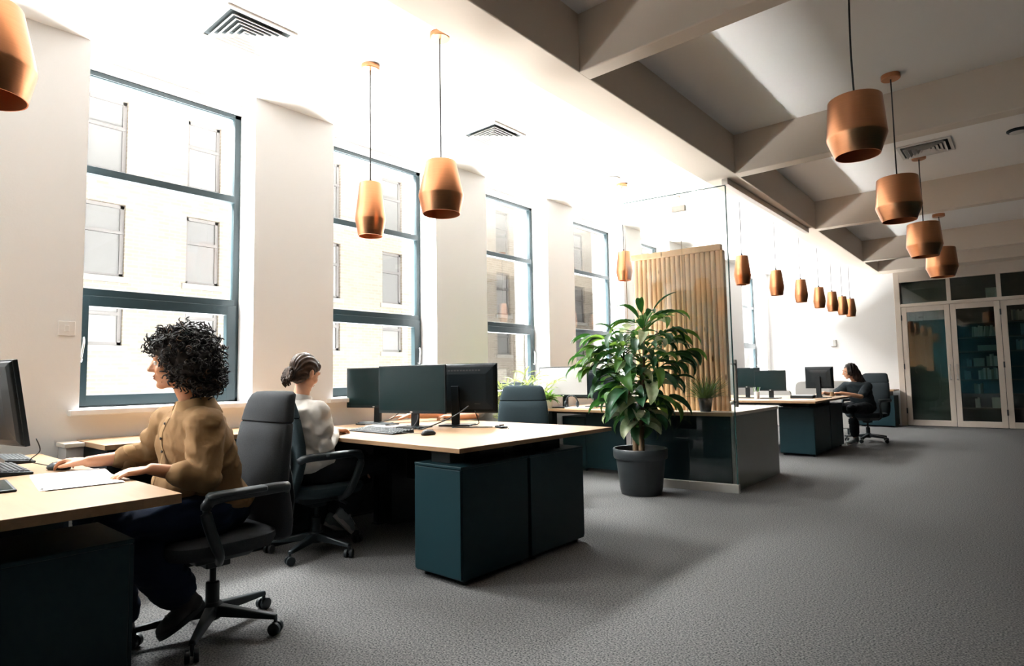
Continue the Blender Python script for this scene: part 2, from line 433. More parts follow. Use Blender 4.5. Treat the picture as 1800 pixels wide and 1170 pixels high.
# building across the street
fx = -14.0
bb = empty('brick_building', (fx, 12, 0), label='cream brick building seen through the windows, rows of grey sash windows', cat='building')
cols = [(-1.8, -1.1), (.2, .9), (3.40, 4.14), (5.33, 6.05), (8.5, 9.26), (10.65, 11.37), (13.7, 14.4), (15.55, 16.27), (18.7, 19.4), (20.3, 21.05), (23.7, 24.4), (25.6, 26.3), (29.2, 30.0), (33, 33.8), (37, 37.8)]
rows = [(-.6, .75), (1.9, 2.95), (3.3, 4.8), (5.45, 7.0), (7.7, 9.2)]
b = MB(); prev = -8
for c0, c1 in cols:
    b.box(fx-.5, fx, prev, c0, -2, 10.2); pz = -2
    for r0, r1 in rows:
        b.box(fx-.5, fx, c0, c1, pz, r0); pz = r1
    b.box(fx-.5, fx, c0, c1, pz, 10.2); prev = c1
b.box(fx-.5, fx, prev, 46, -2, 10.2)
b.build('wall', M['brick'], bb, world=True)
for ci, (c0, c1) in enumerate(cols):
    for ri, (r0, r1) in enumerate(rows):
        x0, x1 = fx-.16, fx-.08
        b = MB(); t = .07
        b.box(x0, x1, c0, c0+t, r0, r1); b.box(x0, x1, c1-t, c1, r0, r1); b.box(x0, x1, c0, c1, r1-t, r1); b.box(x0, x1, c0, c1, r0, r0+t)
        zm = r0 + (r1-r0)*.62; b.box(x0, x1+.02, c0, c1, zm-.035, zm+.035)
        wf = b.build('window', M['sash'], bb, world=True)
        b = MB(); b.box(x0+.02, x0+.04, c0+t*.8, c1-t*.8, r0+t*.8, r1-t*.8); b.build('pane', M['sash_glass'] if (ci+ri) % 3 else M['blind'], wf, world=True)
        b = MB(); b.box(fx-.3, fx+.05, c0-.08, c1+.08, r0-.12, r0); b.build('sill', M['stone'], wf, world=True)

# ================================================================== CEILING FITTINGS
def diffuser(loc, size, rz, label):
    t = empty('air_vent', loc, rz, label, 'vent', 'square ceiling air vents')
    h = size/2
    b = MB()
    for i, (a, c_) in enumerate(((h, h-.03),)):
        b.box(-a, a, -a, -c_, -.014, 0); b.box(-a, a, c_, a, -.014, 0); b.box(-a, -c_, -c_, c_, -.014, 0); b.box(c_, a, -c_, c_, -.014, 0)
    b.build('frame', M['vent_w'], t, bevel=.003)
    b = MB(); b.box(-h+.03, h-.03, -h+.03, h-.03, -.006, -.001); b.build('throat', M['vent_d'], t)
    b = MB(); n = 5
    for i in range(n):
        o = h-.05-i*(h-.06)/n; inn = o-.028; zo, zi = -.030, -.006
        P = lambda r, z: [(-r,-r,z),(r,-r,z),(r,r,z),(-r,r,z)]
        b.rings([P(o, zo), P(o-.004, zo), P(inn, zi), P(inn+.004, zi), P(o, zo)], cap=False)
    b.build('louvre', M['vent_w'], t)
    return t
diffuser((-3.78, 1.79, Z_CEIL), .46, 0, 'square white air vent near the curly-haired woman, over the first window')
diffuser((-3.73, 4.13, Z_CEIL), .44, 0, 'square white air vent between the two hanging copper lamps and the glass room')
diffuser((-.70, 7.45, Z_CEIL), .46, 0, 'square air vent in the dark coffered ceiling behind the wide copper lamps')
def puck(loc, r, name, label, cat, m):
    t = empty(name, loc, 0, label, cat)
    b = MB(); b.lathe([(r, 0), (r, -.012), (r*.86, -.022), (r*.8, -.024)], 28); b.build('rim', M[m], t, smooth=40)
    b = MB(); b.lathe([(r*.78, -.020), (r*.74, -.027), (.004, -.027)], 28); b.build('lens', M['vent_w'], t, smooth=40)
puck((-3.6, 6.04, Z_CEIL), .10, 'ceiling_light', 'small round white ceiling light left of the glass room top edge', 'ceiling light', 'vent_w')
puck((-3.42, 7.25, Z_CEIL), .10, 'ceiling_light', 'small round white ceiling light seen through the glass above the slatted screen', 'ceiling light', 'vent_w')
puck((.03, 7.5, Z_CEIL), .085, 'smoke_detector', 'small round dark detector on the coffered ceiling at the far right', 'smoke detector', 'petrol_d')

def pendant(loc, kind, zbot, label, group, zc=Z_CEIL, s=1.0, cord='cord'):
    """loc = x,y of the hanging point; shade bottom at zbot"""
    t = empty('pendant_lamp', (loc[0], loc[1], zbot), 0, label, 'lamp', group)
    prof = {'tall': [(.076, .385), (.078, .38), (.108, .125), (.108, .118), (.086, .0)],
            'bell': [(.098, .345), (.101, .34), (.147, .125), (.147, .115), (.122, 0)],
            'drum': [(.145, .355), (.149, .35), (.166, .125), (.166, .115), (.124, 0)]}[kind]
    prof = [(r*s, z*s) for r, z in prof]
    b = MB(); b.lathe([(.004, prof[0][1])] + prof, 48, cap=False); b.build('shade', M['copper'], t, smooth=25)
    b = MB(); b.lathe([(.004, prof[0][1]-.006)] + [(r-.004, z-(.005 if i == 0 else 0)) for i, (r, z) in enumerate(prof)] + [prof[-1]], 48, cap=False); b.build('inner_shade', M['copper_in'], t, smooth=25)
    H = zc - zbot
    b = MB(); w = rnd.uniform(-.006, .006)
    b.tube([(0, 0, prof[0][1]), (w, -w, prof[0][1]+(H-prof[0][1])*.35), (-w*.6, w, prof[0][1]+(H-prof[0][1])*.7), (0, 0, H)], .0048, 8, smooth=5); b.build('cord', M[cord], t, smooth=60)
    b = MB(); b.lathe([(.006, prof[0][1]+.03), (.009, prof[0][1]+.025), (.010, prof[0][1]-.002)], 12); b.build('cord_grip', M['cord'], t, smooth=40)
    b = MB(); b.lathe([(.004, H-.034), (.062, H-.034), (.066, H-.03), (.066, H)], 32, cap=False); b.build('canopy', M['copper'], t, smooth=25)
    b = MB(); b.ell((0, 0, prof[0][1]*.45), (.03, .03, .045)); b.tube([(0,0,prof[0][1]*.6), (0,0,prof[0][1]-.004)], .018, 12); b.build('bulb', M['white_p'], t, smooth=60)
    return t
pendant((-3.542, 2.591), 'tall', 2.165, 'narrow copper pendant lamp over the woman in the light grey top', 'copper pendant lamps')
pendant((-2.862, 2.652), 'bell', 2.21, 'wide bell-shaped copper pendant lamp over the computer monitors, canopy touching the beam edge', 'copper pendant lamps')
pendant((-2.80, .375), 'bell', 2.185, 'copper pendant lamp cut off by the top left picture corner, over the nearest desk', 'copper pendant lamps', s=1.0)
pendant((-3.62, 6.3), 'tall', 2.26, 'narrow copper pendant lamp hanging at the left edge of the wooden slatted screen', 'copper pendant lamps', s=.9, cord='cord_g')
zz = 2.15
far7 = [((-2.46, 6.959), 'nearest of the row inside, just right of the glass corner'), ((-2.496, 8.304), 'second of the row over the back desks'), ((-2.494, 9.418), 'third of the row over the back desks'),
        ((-2.518, 10.514), 'fourth of the row over the back desks'), ((-2.508, 11.31), 'fifth of the row over the back desks'), ((-2.534, 12.167), 'sixth of the row over the back desks'), ((-2.51, 12.684), 'last of the row, nearest the far white wall')]
for (p, tx) in far7:
    pendant(p, 'tall', zz, 'narrow copper pendant lamp, ' + tx, 'row of narrow copper lamps over the back desks', s=.86, cord='cord_g')
pendant((-.63, 3.56), 'drum', 2.275, 'wide copper drum lamp nearest the camera in the right-hand row', 'wide copper drum lamps', s=.86)
pendant((-.700, 5.39), 'drum', 2.28, 'wide copper drum lamp second in the right-hand row', 'wide copper drum lamps', s=.93)
pendant((-.79, 7.7), 'drum', 2.34, 'wide copper drum lamp third in the right-hand row', 'wide copper drum lamps')
pendant((-.763, 9.02), 'drum', 2.27, 'wide copper drum lamp before the glazed bookcase, last of the right-hand row', 'wide copper drum lamps', zc=3.05)

# ================================================================== BOOKCASE ON THE FAR WALL
bc = empty('glazed_bookcase', (-.2, 14.7, 0), label='beige built-in bookcase with glazed doors and glass lights above, along the far wall', cat='bookcase')
XB0, XB1 = -2.09, 2.72
div = [-1.985, -1.167, -.39, .39, 1.17, 1.95, 2.66]
b = MB()
b.box(XB0, -1.99, 14.68, 14.8, 0, 3.16); b.box(2.66, XB1, 14.68, 14.8, 0, 3.16)
b.box(-1.99, 2.66, 14.68, 14.8, 2.935, 3.16); b.box(-1.99, 2.66, 14.68, 14.8, 2.425, 2.49)
for x in div[1:-1]: b.box(x-.035, x+.035, 14.68, 14.8, 2.49, 2.935)
b.build('frame', M['joinery'], bc, world=True, bevel=.005)
b = MB(); b.box(-1.19, 2.7, 15.2, 15.25, 0, 3.16); b.box(-1.2, -1.16, 14.82, 15.25, 0, 2.95); b.box(2.66, 2.7, 14.82, 15.25, 0, 3.16); b.box(-1.19, 2.7, 14.8, 15.25, -.0, .02); b.box(-2.09, 2.7, 14.8, 15.25, 3.1, 3.16)
b.build('carcass', M['cab_in'], bc, world=True)
b = MB(); b.box(-2.08, -1.2, 14.95, 15.0, 0, 3.1); b.build('reflection_board', M['cab_reflect'], bc, world=True)  # board added behind the first door as a painted glass reflection
shelf_z = [2.435, 2.04, 1.76, 1.48, 1.18, .926, .65, .374]
for zsh in shelf_z:
    b = MB(); b.box(-1.16, 2.66, 14.86, 15.2, zsh-.022, zsh); b.build('shelf', M['shelf'], bc, world=True)
for i in range(6):
    x0, x1 = div[i]+.004, div[i+1]-.004
    b = MB(); y0, y1 = 14.685, 14.735; lw = .09
    b.box(x0, x0+lw, y0, y1, .012, 2.42); b.box(x1-lw, x1, y0, y1, .012, 2.42); b.box(x0+lw, x1-lw, y0, y1, .012, .125); b.box(x0+lw, x1-lw, y0, y1, 2.315, 2.42)
    dr = b.build('door', M['joinery'], bc, world=True, bevel=.004)
    b = MB(); b.box(x0+lw-.01, x1-lw+.01, 14.708, 14.713, .115, 2.325); b.build('pane', M['glass_dark'], dr, world=True)
    hx = x1-.05 if i % 2 == 0 else x0+.05
    b = MB(); b.tube([(hx, y0, 1.22), (hx, y0-.05, 1.22), (hx, y0-.06, 1.20), (hx, y0-.06, .95), (hx, y0-.05, .93), (hx, y0, .93)], .013, 8); b.build('handle', M['handle_steel'], dr, world=True, smooth=60)
    gx = x0-.002 if i % 2 == 0 else x1+.002
    for hz in (.25, 1.15, 2.15):
        b = MB(); b.tube([(gx, y0-.006, hz), (gx, y0-.006, hz+.11)], .011, 8); b.build('hinge', M['plastic_m'], dr, world=True, smooth=60)
for i in range(6):
    b = MB(); b.box(div[i]+.03, div[i+1]-.03, 14.73, 14.735, 2.485, 2.94); b.build('transom_pane', M['glass_dark'], bc, world=True)

def book(x, zsh, w, h, d, m, lean=0, flat=False, label='', group=''):
    t = empty('book', (x, 15.0, zsh), 0, label, 'book', group)
    b = MB(); b.T = Matrix.Rotation(lean, 4, 'Y')
    if flat: w, h = h, w
    b.box(0, w, -d/2, d/2, 0, .003); b.box(0, w, -d/2, d/2, h-.003, h) if flat else None
    if not flat:
        b = MB(); b.T = Matrix.Rotation(lean, 4, 'Y'); b.box(0, .003, -d/2, d/2, 0, h); b.box(w-.003, w, -d/2, d/2, 0, h); b.box(0, w, -d/2, -d/2+.003, 0, h)
    else: b.box(0, w, -d/2, -d/2+.003, 0, h)
    b.build('cover', M[m], t)
    b = MB(); b.T = Matrix.Rotation(lean, 4, 'Y'); b.box(.003, w-.003, -d/2+.004, d/2-.006, .003, h-.004); b.build('page_block', M['paper'], t)
def book_row(x0, x1, zsh, sect, hmin, hmax, ms, leanmax=0):
    nm = {2.435: 'in the glass light above', 2.04: 'on the top shelf behind', 1.76: 'on the second shelf behind', 1.48: 'on the third shelf behind', 1.18: 'on the fourth shelf behind', .926: 'on the fifth shelf behind', .65: 'on the sixth shelf behind', .374: 'on the lowest shelf behind'}[zsh]
    cn = {'book_w': 'off-white', 'book_g': 'grey', 'book_b': 'blue-grey', 'book_t': 'tan'}
    x = x0
    while x < x1:
        w = rnd.uniform(.018, .042); m = rnd.choice(ms); h = rnd.uniform(hmin, hmax)
        ln = rnd.uniform(0, leanmax)
        lab = '%s book standing %s the %s' % (cn[m], nm, sect)
        book(x, zsh, w, h, .17, m, ln, False, lab, lab.replace(' book ', ' books '))
        x += w + .002 + (h*math.sin(ln)*.25)
D2, D3 = 'middle glazed door', 'right-hand glazed door'
book_row(-.60, -.44, 2.435, D2, .24, .29, ['book_w'])
book_row(-.86, -.50, 1.76, D2, .18, .23, ['book_w', 'book_w', 'book_g'], .12)
book_row(-.97, -.93, 1.18, D2, .13, .16, ['book_b']); book_row(-.66, -.48, 1.18, D2, .19, .24, ['book_w', 'book_g', 'book_b'])
book_row(-1.02, -.95, .926, D2, .15, .18, ['book_b']); book_row(-.80, -.52, .926, D2, .17, .23, ['book_w', 'book_g', 'book_t', 'book_w'])
book_row(-.88, -.75, .65, D2, .17, .21, ['book_t', 'book_g', 'book_w'])
book_row(-.88, -.82, .374, D2, .17, .21, ['book_w', 'book_g'])
book_row(-.24, .25, 2.04, D3, .17, .21, ['book_g', 'book_b', 'book_w']); book_row(-.12, .2, 1.76, D3, .18, .22, ['book_g', 'book_b'])
book_row(-.2, -.05, 1.48, D3, .16, .2, ['book_g', 'book_b']); book_row(-.05, .2, 1.18, D3, .1, .14, ['book_g', 'book_b'])
def boxy(x, z, w, h, d, m, label, name='storage_box'):
    t = empty(name, (x, 15.0, z), 0, label, 'box')
    b = MB(); b.box(0, w, -d/2, d/2, 0, h*.8); b.build('body', M[m], t, bevel=.003)
    b = MB(); b.box(-.003, w+.003, -d/2-.003, d/2+.003, h*.8, h); b.build('lid', M[m], t, bevel=.003)
boxy(-.78, 1.48, .28, .11, .25, 'book_g', 'flat pale grey box lying on the third shelf behind the middle glazed door')
boxy(-.86, 1.18, .16, .16, .2, 'book_g', 'squarish grey box on the fourth shelf behind the middle glazed door')
boxy(-.62, .374, .20, .20, .2, 'book_w', 'off-white box on the lowest shelf behind the middle glazed door')
boxy(-.14, .374, .2, .14, .2, 'book_b', 'blue-grey box on the lowest shelf behind the right-hand glazed door')

# small wall plates
t = empty('light_switch', (XP, 1.06, 1.50), 0, 'white light switch plate on the wall left of the first window', 'light switch')
b = MB(); b.box(0, .009, -.045, .045, -.045, .045); b.build('plate', M['white_p'], t, bevel=.003)
b = MB(); b.box(.008, .014, -.012, .012, -.02, .02); b.build('rocker', M['white_p'], t, bevel=.002)
t = empty('wall_thermostat', (-3.28, 14.7, 1.75), 0, 'small pale control box on the far white wall', 'thermostat')
b = MB(); b.box(-.06, .06, -.03, 0, -.075, .075); b.build('case', M['white_p'], t, bevel=.006)
b = MB(); b.box(.0, .055, -.034, -.028, -.07, .07); b.build('cover_flap', M['greypaint'], t, bevel=.002)

# ================================================================== GLASS ROOM, SCREEN, RECEPTION COUNTER
SL = .135
def gy(x): return 5.815 + SL*(x+2.18)
gp = empty('glass_partition', (-2.18, 5.815, 0), label='tall clear glass partition with steel base rail in front of the slatted wooden screen', cat='glass partition')
def gpane(b, xa, xb, z0, z1, th=.012, off=0):
    b.hexa([(xa, gy(xa)+off, z0), (xb, gy(xb)+off, z0), (xb, gy(xb)+off+th, z0), (xa, gy(xa)+off+th, z0)], [(xa, gy(xa)+off, z1), (xb, gy(xb)+off, z1), (xb, gy(xb)+off+th, z1), (xa, gy(xa)+off+th, z1)])
for xa, xb in ((-3.24, -2.645), (-2.638, -2.19)):
    b = MB(); gpane(b, xa, xb, .08, 2.985); b.build('glass_panel', M['glass'], gp, world=True)
M['glass_edge'] = mat('dark_glass_edge', (.03, .09, .085), .15, spec=.6)
b = MB(); gpane(b, -2.192, -2.183, .08, 2.985, .013); b.build('polished_edge', M['glass_edge'], gp, world=True)
b = MB(); gpane(b, -3.24, -2.19, 2.985, 2.992, .013); b.build('top_edge', M['glass_edge'], gp, world=True)
for xa, xb in ((-3.24, -2.642), (-2.640, -2.175)):
    b = MB(); gpane(b, xa, xb, 0, .082, .045, -.016); b.build('base_rail', M['steel_w'], gp, world=True, bevel=.003)
b = MB(); b.box(-2.215, -2.155, 5.80, 8.66, 2.99, 3.05); b.build('top_track', M['steel_w'], gp, world=True, bevel=.003)
b = MB(); gpane(b, -2.72, -2.585, 2.80, 2.86, .04, -.014); b.build('hinge_patch', M['steel_w'], gp, world=True, bevel=.003)
hb = MB(); hx, hy = -2.20, gy(-2.2)+.02
hb.tube([(hx, hy+.085, .81), (hx, hy+.085, 1.27)], .016, 12); hb.tube([(hx, hy-.045, .86), (hx, hy+.085, .86)], .010, 10); hb.tube([(hx, hy-.02, 1.23), (hx, hy+.085, 1.23)], .010, 10); hb.ell((hx, hy-.045, .86), (.02, .012, .02))
hb.build('pull_handle', M['steel_w'], gp, world=True, smooth=50)

def sy_(x): return 6.13 + .10*(x+2.2)
sc = empty('slatted_screen', (-2.9, 6.05, .755), label='vertical pine slat screen standing on the reception counter behind the glass', cat='screen')
b = MB(); n = 18; xs0, xs1 = -3.34, -2.375
for i in range(n):
    xc = xs0 + (xs1-xs0)*(i+.5)/n; w = (xs1-xs0)/n*.40
    r = .5*(xs1-xs0)/n*1.0
    b.T = Matrix.Identity(4)
    ring = lambda z: [(xc + r*math.cos(a), sy_(xc) + .018*math.copysign(abs(math.sin(a))**.8, math.sin(a)), z) for a in [2*math.pi*j/16 for j in range(16)]]
    b.rings([ring(.757), ring(2.41)])
b.build('slats', M['slat'], sc, world=True, smooth=50)
b = MB(); b.hexa([(xs0-.01, sy_(xs0)-.035, 2.41), (xs1+.01, sy_(xs1)-.035, 2.41), (xs1+.01, sy_(xs1)+.035, 2.41), (xs0-.01, sy_(xs0)+.035, 2.41)], [(xs0-.01, sy_(xs0)-.035, 2.475), (xs1+.01, sy_(xs1)-.035, 2.475), (xs1+.01, sy_(xs1)+.035, 2.475), (xs0-.01, sy_(xs0)+.035, 2.475)])
b.build('top_rail', M['slat'], sc, world=True, bevel=.004)
b = MB(); b.box(xs1+.002, xs1+.03, sy_(xs1)-.03, sy_(xs1)+.04, .757, 2.41); b.build('end_post', M['slat'], sc, world=True, bevel=.003)

rc = empty('reception_counter', (-2.75, 6.55, 0), label='reception counter with grey end panel and pale top behind the glass partition', cat='counter')
b = MB(); b.hexa([(-3.25, gy(-3.25)+.10, .0), (-2.27, gy(-2.27)+.10, 0), (-2.27, 7.2, 0), (-3.25, 7.2, 0)], [(-3.25, gy(-3.25)+.10, .72), (-2.27, gy(-2.27)+.10, .72), (-2.27, 7.2, .72), (-3.25, 7.2, .72)])
b.build('body', M['petrol'], rc, world=True, bevel=.003)
b = MB(); b.box(-2.268, -2.238, gy(-2.24)+.10, 7.24, 0.0, .722); b.build('end_panel', M['grey_panel'], rc, world=True, bevel=.003)
b = MB(); y0 = gy(-3.27)+.085; y1 = gy(-2.23)+.085
b.hexa([(-3.27, y0, .722), (-2.23, y1, .722), (-2.23, 7.25, .722), (-3.27, 7.25, .722)], [(-3.27, y0, .7555), (-2.23, y1, .7555), (-2.23, 7.25, .7555), (-3.27, 7.25, .7555)])
b.build('worktop', M['counter_top'], rc, world=True, bevel=.003)
b = MB(); b.hexa([(-3.27, y0-.006, .718), (-2.24, y1-.006, .718), (-2.24, y1-.001, .718), (-3.27, y0-.001, .718)], [(-3.27, y0-.006, .7555), (-2.24, y1-.006, .7555), (-2.24, y1-.001, .7555), (-3.27, y0-.001, .7555)])
b.build('edge_strip', M['wood_y'], rc, world=True)

# ================================================================== DESKS AND CABINETS
def desk(x0, x1, y0, y1, label, legs, ztop=.757, th=.027, rails=True):
    t = empty('desk', ((x0+x1)/2, (y0+y1)/2, 0), 0, label, 'desk')
    b = MB(); b.box(x0, x1, y0, y1, ztop-th, ztop); b.build('desktop', M['wood'], t, world=True, bevel=.002)
    z = ztop-th
    if rails:
        b = MB(); ym = (y0+y1)/2
        b.box(x0+.12, x1-.15, ym-.03, ym+.03, z-.05, z-.001); b.box(x0+.12, x1-.5, y0+.25, y0+.29, z-.04, z-.001); b.box(x0+.12, x1-.5, y1-.29, y1-.25, z-.04, z-.001)
        b.build('under_rail', M['petrol_d'], t, world=True, bevel=.002)
    for (a, c, d, e) in legs:
        b = MB(); b.box(a, c, d, e, .012, z-.001); b.box(a-.01, c+.01, d-.01, e+.01, 0, .014); b.build('leg', M['petrol_d'], t, world=True, bevel=.003)
    return t
def cabinet(x0, x1, y0, y1, h, label, front='-y', group=None, m='petrol'):
    t = empty('pedestal_cabinet', ((x0+x1)/2, (y0+y1)/2, 0), 0, label, 'cabinet', group)
    b = MB(); b.box(x0, x1, y0, y1, .03, h); b.build('body', M[m], t, world=True, bevel=.002)
    b = MB(); b.box(x0-.002, x1+.002, y0-.012, y1+.012, h, h+.016); b.build('top', M[m], t, world=True, bevel=.003)
    yf, yb = (y0-.014, y0-.001) if front == '-y' else (y1+.001, y1+.014)
    zz = [.035, h*.36, h*.68, h-.004]
    b = MB(); b.box(x0+.004, x1-.004, yf, yb, .04, h-.004); d = b.build('door', M[m], t, world=True, bevel=.002)
    for fx_, fy in ((x0+.04, y0+.05), (x1-.04, y0+.05), (x0+.04, y1-.05), (x1-.04, y1-.05)):
        b = MB(); b.lathe([(.018, 0), (.018, .031)], 12, (fx_, fy, 0)); b.build('foot', M['plastic'], t, world=True, smooth=40)
    return t
# nearest desk
desk(-4.30, -2.305, -.72, .882, 'oak-topped desk nearest the camera with the curly-haired woman at it', [(-3.95, -3.87, -.45, -.37), (-3.95, -3.87, .52, .60), (-2.90, -2.83, .35, .42)], th=.034)
b = MB(); b.box(-4.27, -4.24, -.70, .878, .02, .722); tag(b.build('end_panel', M['petrol_d'], bpy.data.objects['desk'], world=True))
cabinet(-2.77, -2.375, .155, .745, .60, 'dark cabinet under the nearest desk, at the bottom left of the picture', '+y')
cabinet(-2.77, -2.375, -.60, .12, .60, 'dark cabinet under the nearest desk, behind the first one and mostly out of view', '-y')
# middle desk
d2 = desk(-4.50, -2.405, 2.345, 3.93, 'oak-topped double desk in the middle with three black monitors', [(-4.04, -3.98, 2.98, 3.05), (-4.04, -3.98, 3.25, 3.32), (-4.44, -4.38, 2.6, 3.7)])
for (a, c, d, e) in ((-2.74, -2.52, 2.62, 2.84), (-2.74, -2.50, 3.18, 3.40)):
    b = MB(); b.box(a, c, d, e, .652, .730); b.build('spacer', M['petrol_d'], d2, world=True)
b = MB(); b.box(-4.02, -3.82, 2.99, 3.31, .02, .728); b.build('leg_panel', M['petrol_d'], d2, world=True, bevel=.003)
cabinet(-2.815, -2.425, 2.385, 2.955, .635, 'petrol cabinet under the near corner of the middle desk', '-y')
cabinet(-2.815, -2.425, 2.985, 3.56, .635, 'petrol cabinet under the middle desk on the side of the empty chair', '+y')
b = MB(); b.box(-3.80, -2.95, 3.12, 3.15, .36, .728); b.build('modesty_panel', M['petrol_d'], d2, world=True, bevel=.003)
b = MB(); b.box(-4.24, -3.45, .80, .825, .25, .722); b.build('modesty_panel', M['petrol_d'], bpy.data.objects['desk'], world=True, bevel=.003)
# desk in front of the windows, left of the glass
d3 = desk(-4.56, -3.40, 5.70, 7.05, 'oak-topped desk behind the empty chair and left of the glass partition', [(-4.5, -4.44, 5.9, 6.0), (-3.52, -3.46, 6.2, 6.3)])
cabinet(-4.44, -4.10, 6.12, 6.70, .63, 'petrol cabinet under the desk left of the tall plant', '-y')
b = MB(); b.box(-4.09, -3.56, 6.10, 6.13, .05, .728); b.build('modesty_panel', M['petrol'], d3, world=True, bevel=.003)
b = MB(); b.box(-4.5, -3.42, 7.06, 7.10, .60, 1.09); b.build('divider', M['sofa'], d3, world=True, bevel=.01)
# back desk
d4 = desk(-4.2, -2.13, 8.42, 10.45, 'oak-topped desk at the back with the long-haired woman at it', [(-4.0, -3.94, 8.7, 8.76), (-4.0, -3.94, 10.1, 10.16)])
cabinet(-2.70, -2.245, 8.80, 9.62, .64, 'petrol cabinet under the back desk, nearer one beside the counter', '-y')
cabinet(-2.70, -2.245, 9.65, 10.38, .64, 'petrol cabinet under the back desk, next to the long-haired woman', '+y')
b = MB(); b.box(-2.75, -2.35, 9.0, 9.3, .657, .729); b.build('spacer', M['petrol_d'], d4, world=True)
b = MB(); b.box(-2.75, -2.35, 9.8, 10.1, .657, .729); b.build('spacer', M['petrol_d'], d4, world=True)
# sideboard at the far wall
sb = empty('sideboard', (-2.45, 14.4, 0), label='petrol sideboard with oak top standing against the far white wall', cat='sideboard')
b = MB(); b.box(-2.75, -2.12, 14.12, 14.66, .03, .62); b.build('body', M['petrol'], sb, world=True, bevel=.003)
b = MB(); b.box(-3.6, -2.10, 14.05, 14.67, .715, .742); b.build('top', M['wood'], sb, world=True, bevel=.002)
b = MB(); b.box(-2.7, -2.2, 14.2, 14.6, .62, .716); b.build('spacer', M['petrol_d'], sb, world=True)
for x in (-3.5, -2.72, -2.18):
    b = MB(); b.box(x, x+.05, 14.2, 14.6, 0, .716 if x < -3 else .032); b.build('leg', M['petrol_d'], sb, world=True)
b = MB(); b.box(-2.98, -2.80, 14.25, 14.6, .02, .42); tag(b.build('computer_tower', M['greypaint'], bevel=.005), 'grey computer tower on the floor beside the sideboard at the far wall', 'computer')
# window sideboard behind the first woman
cr_ = empty('sideboard', (-4.33, 1.8, 0), label='low sideboard with oak top and dark inside under the first window', cat='sideboard')
b = MB(); b.box(-4.60, -4.04, 1.125, 2.55, .765, .795); b.build('top', M['wood'], cr_, world=True, bevel=.002)
b = MB(); b.box(-4.60, -4.12, 1.16, 2.5, .03, .05); b.box(-4.60, -4.56, 1.16, 2.5, .03, .766); b.box(-4.60, -4.12, 2.46, 2.5, .03, .766); b.box(-4.6, -4.12, 1.78, 1.81, .03, .766); b.box(-4.60, -4.12, 1.16, 1.19, .03, .766); b.build('carcass', M['petrol_d'], cr_, world=True)
b = MB(); b.box(-4.58, -4.06, 1.19, 2.46, .40, .425); b.build('shelf', M['wood'], cr_, world=True)
b = MB(); b.box(-4.60, -4.05, 1.17, 2.49, 0, .031); b.build('plinth', M['petrol_d'], cr_, world=True)
gb = empty('storage_box', (-4.53, 1.05, 0), label='pale grey cupboard end with cream top beside the low sideboard', cat='cupboard')
b = MB(); b.box(-4.60, -4.42, 1.03, 1.12, 0, .765); b.build('body', M['greypaint'], gb, world=True, bevel=.002)
b = MB(); b.box(-4.60, -4.41, 1.02, 1.122, .765, .79); b.build('top', M['counter_top'], gb, world=True, bevel=.002)
# pale upholstered screens at the back
for (x0, x1, y, h, lab) in ((-3.36, -2.40, 12.0, .965, 'grey upholstered low screen with rounded corners behind the long-haired woman'), (-4.1, -3.45, 12.05, .80, 'lower grey upholstered screen behind the second back monitor')):
    t = empty('low_screen', ((x0+x1)/2, y, 0), 0, lab, 'screen')
    b = MB(); b.loft([((0, -.03, h*.5+.06), (x1-x0)/2, h*.5-.06, (1,0,0), (0,0,1)), ((0, .03, h*.5+.06), (x1-x0)/2, h*.5-.06, (1,0,0), (0,0,1))], 48, 9); b.build('panel', M['sofa'], t, smooth=50, bevel=.012)
    for s_ in (-1, 1):
        b = MB(); b.box(s_*(x1-x0)*.38-.03, s_*(x1-x0)*.38+.03, -.18, .18, 0, .02); b.box(s_*(x1-x0)*.38-.015, s_*(x1-x0)*.38+.015, -.02, .02, .02, .14); b.build('foot', M['petrol_d'], t)

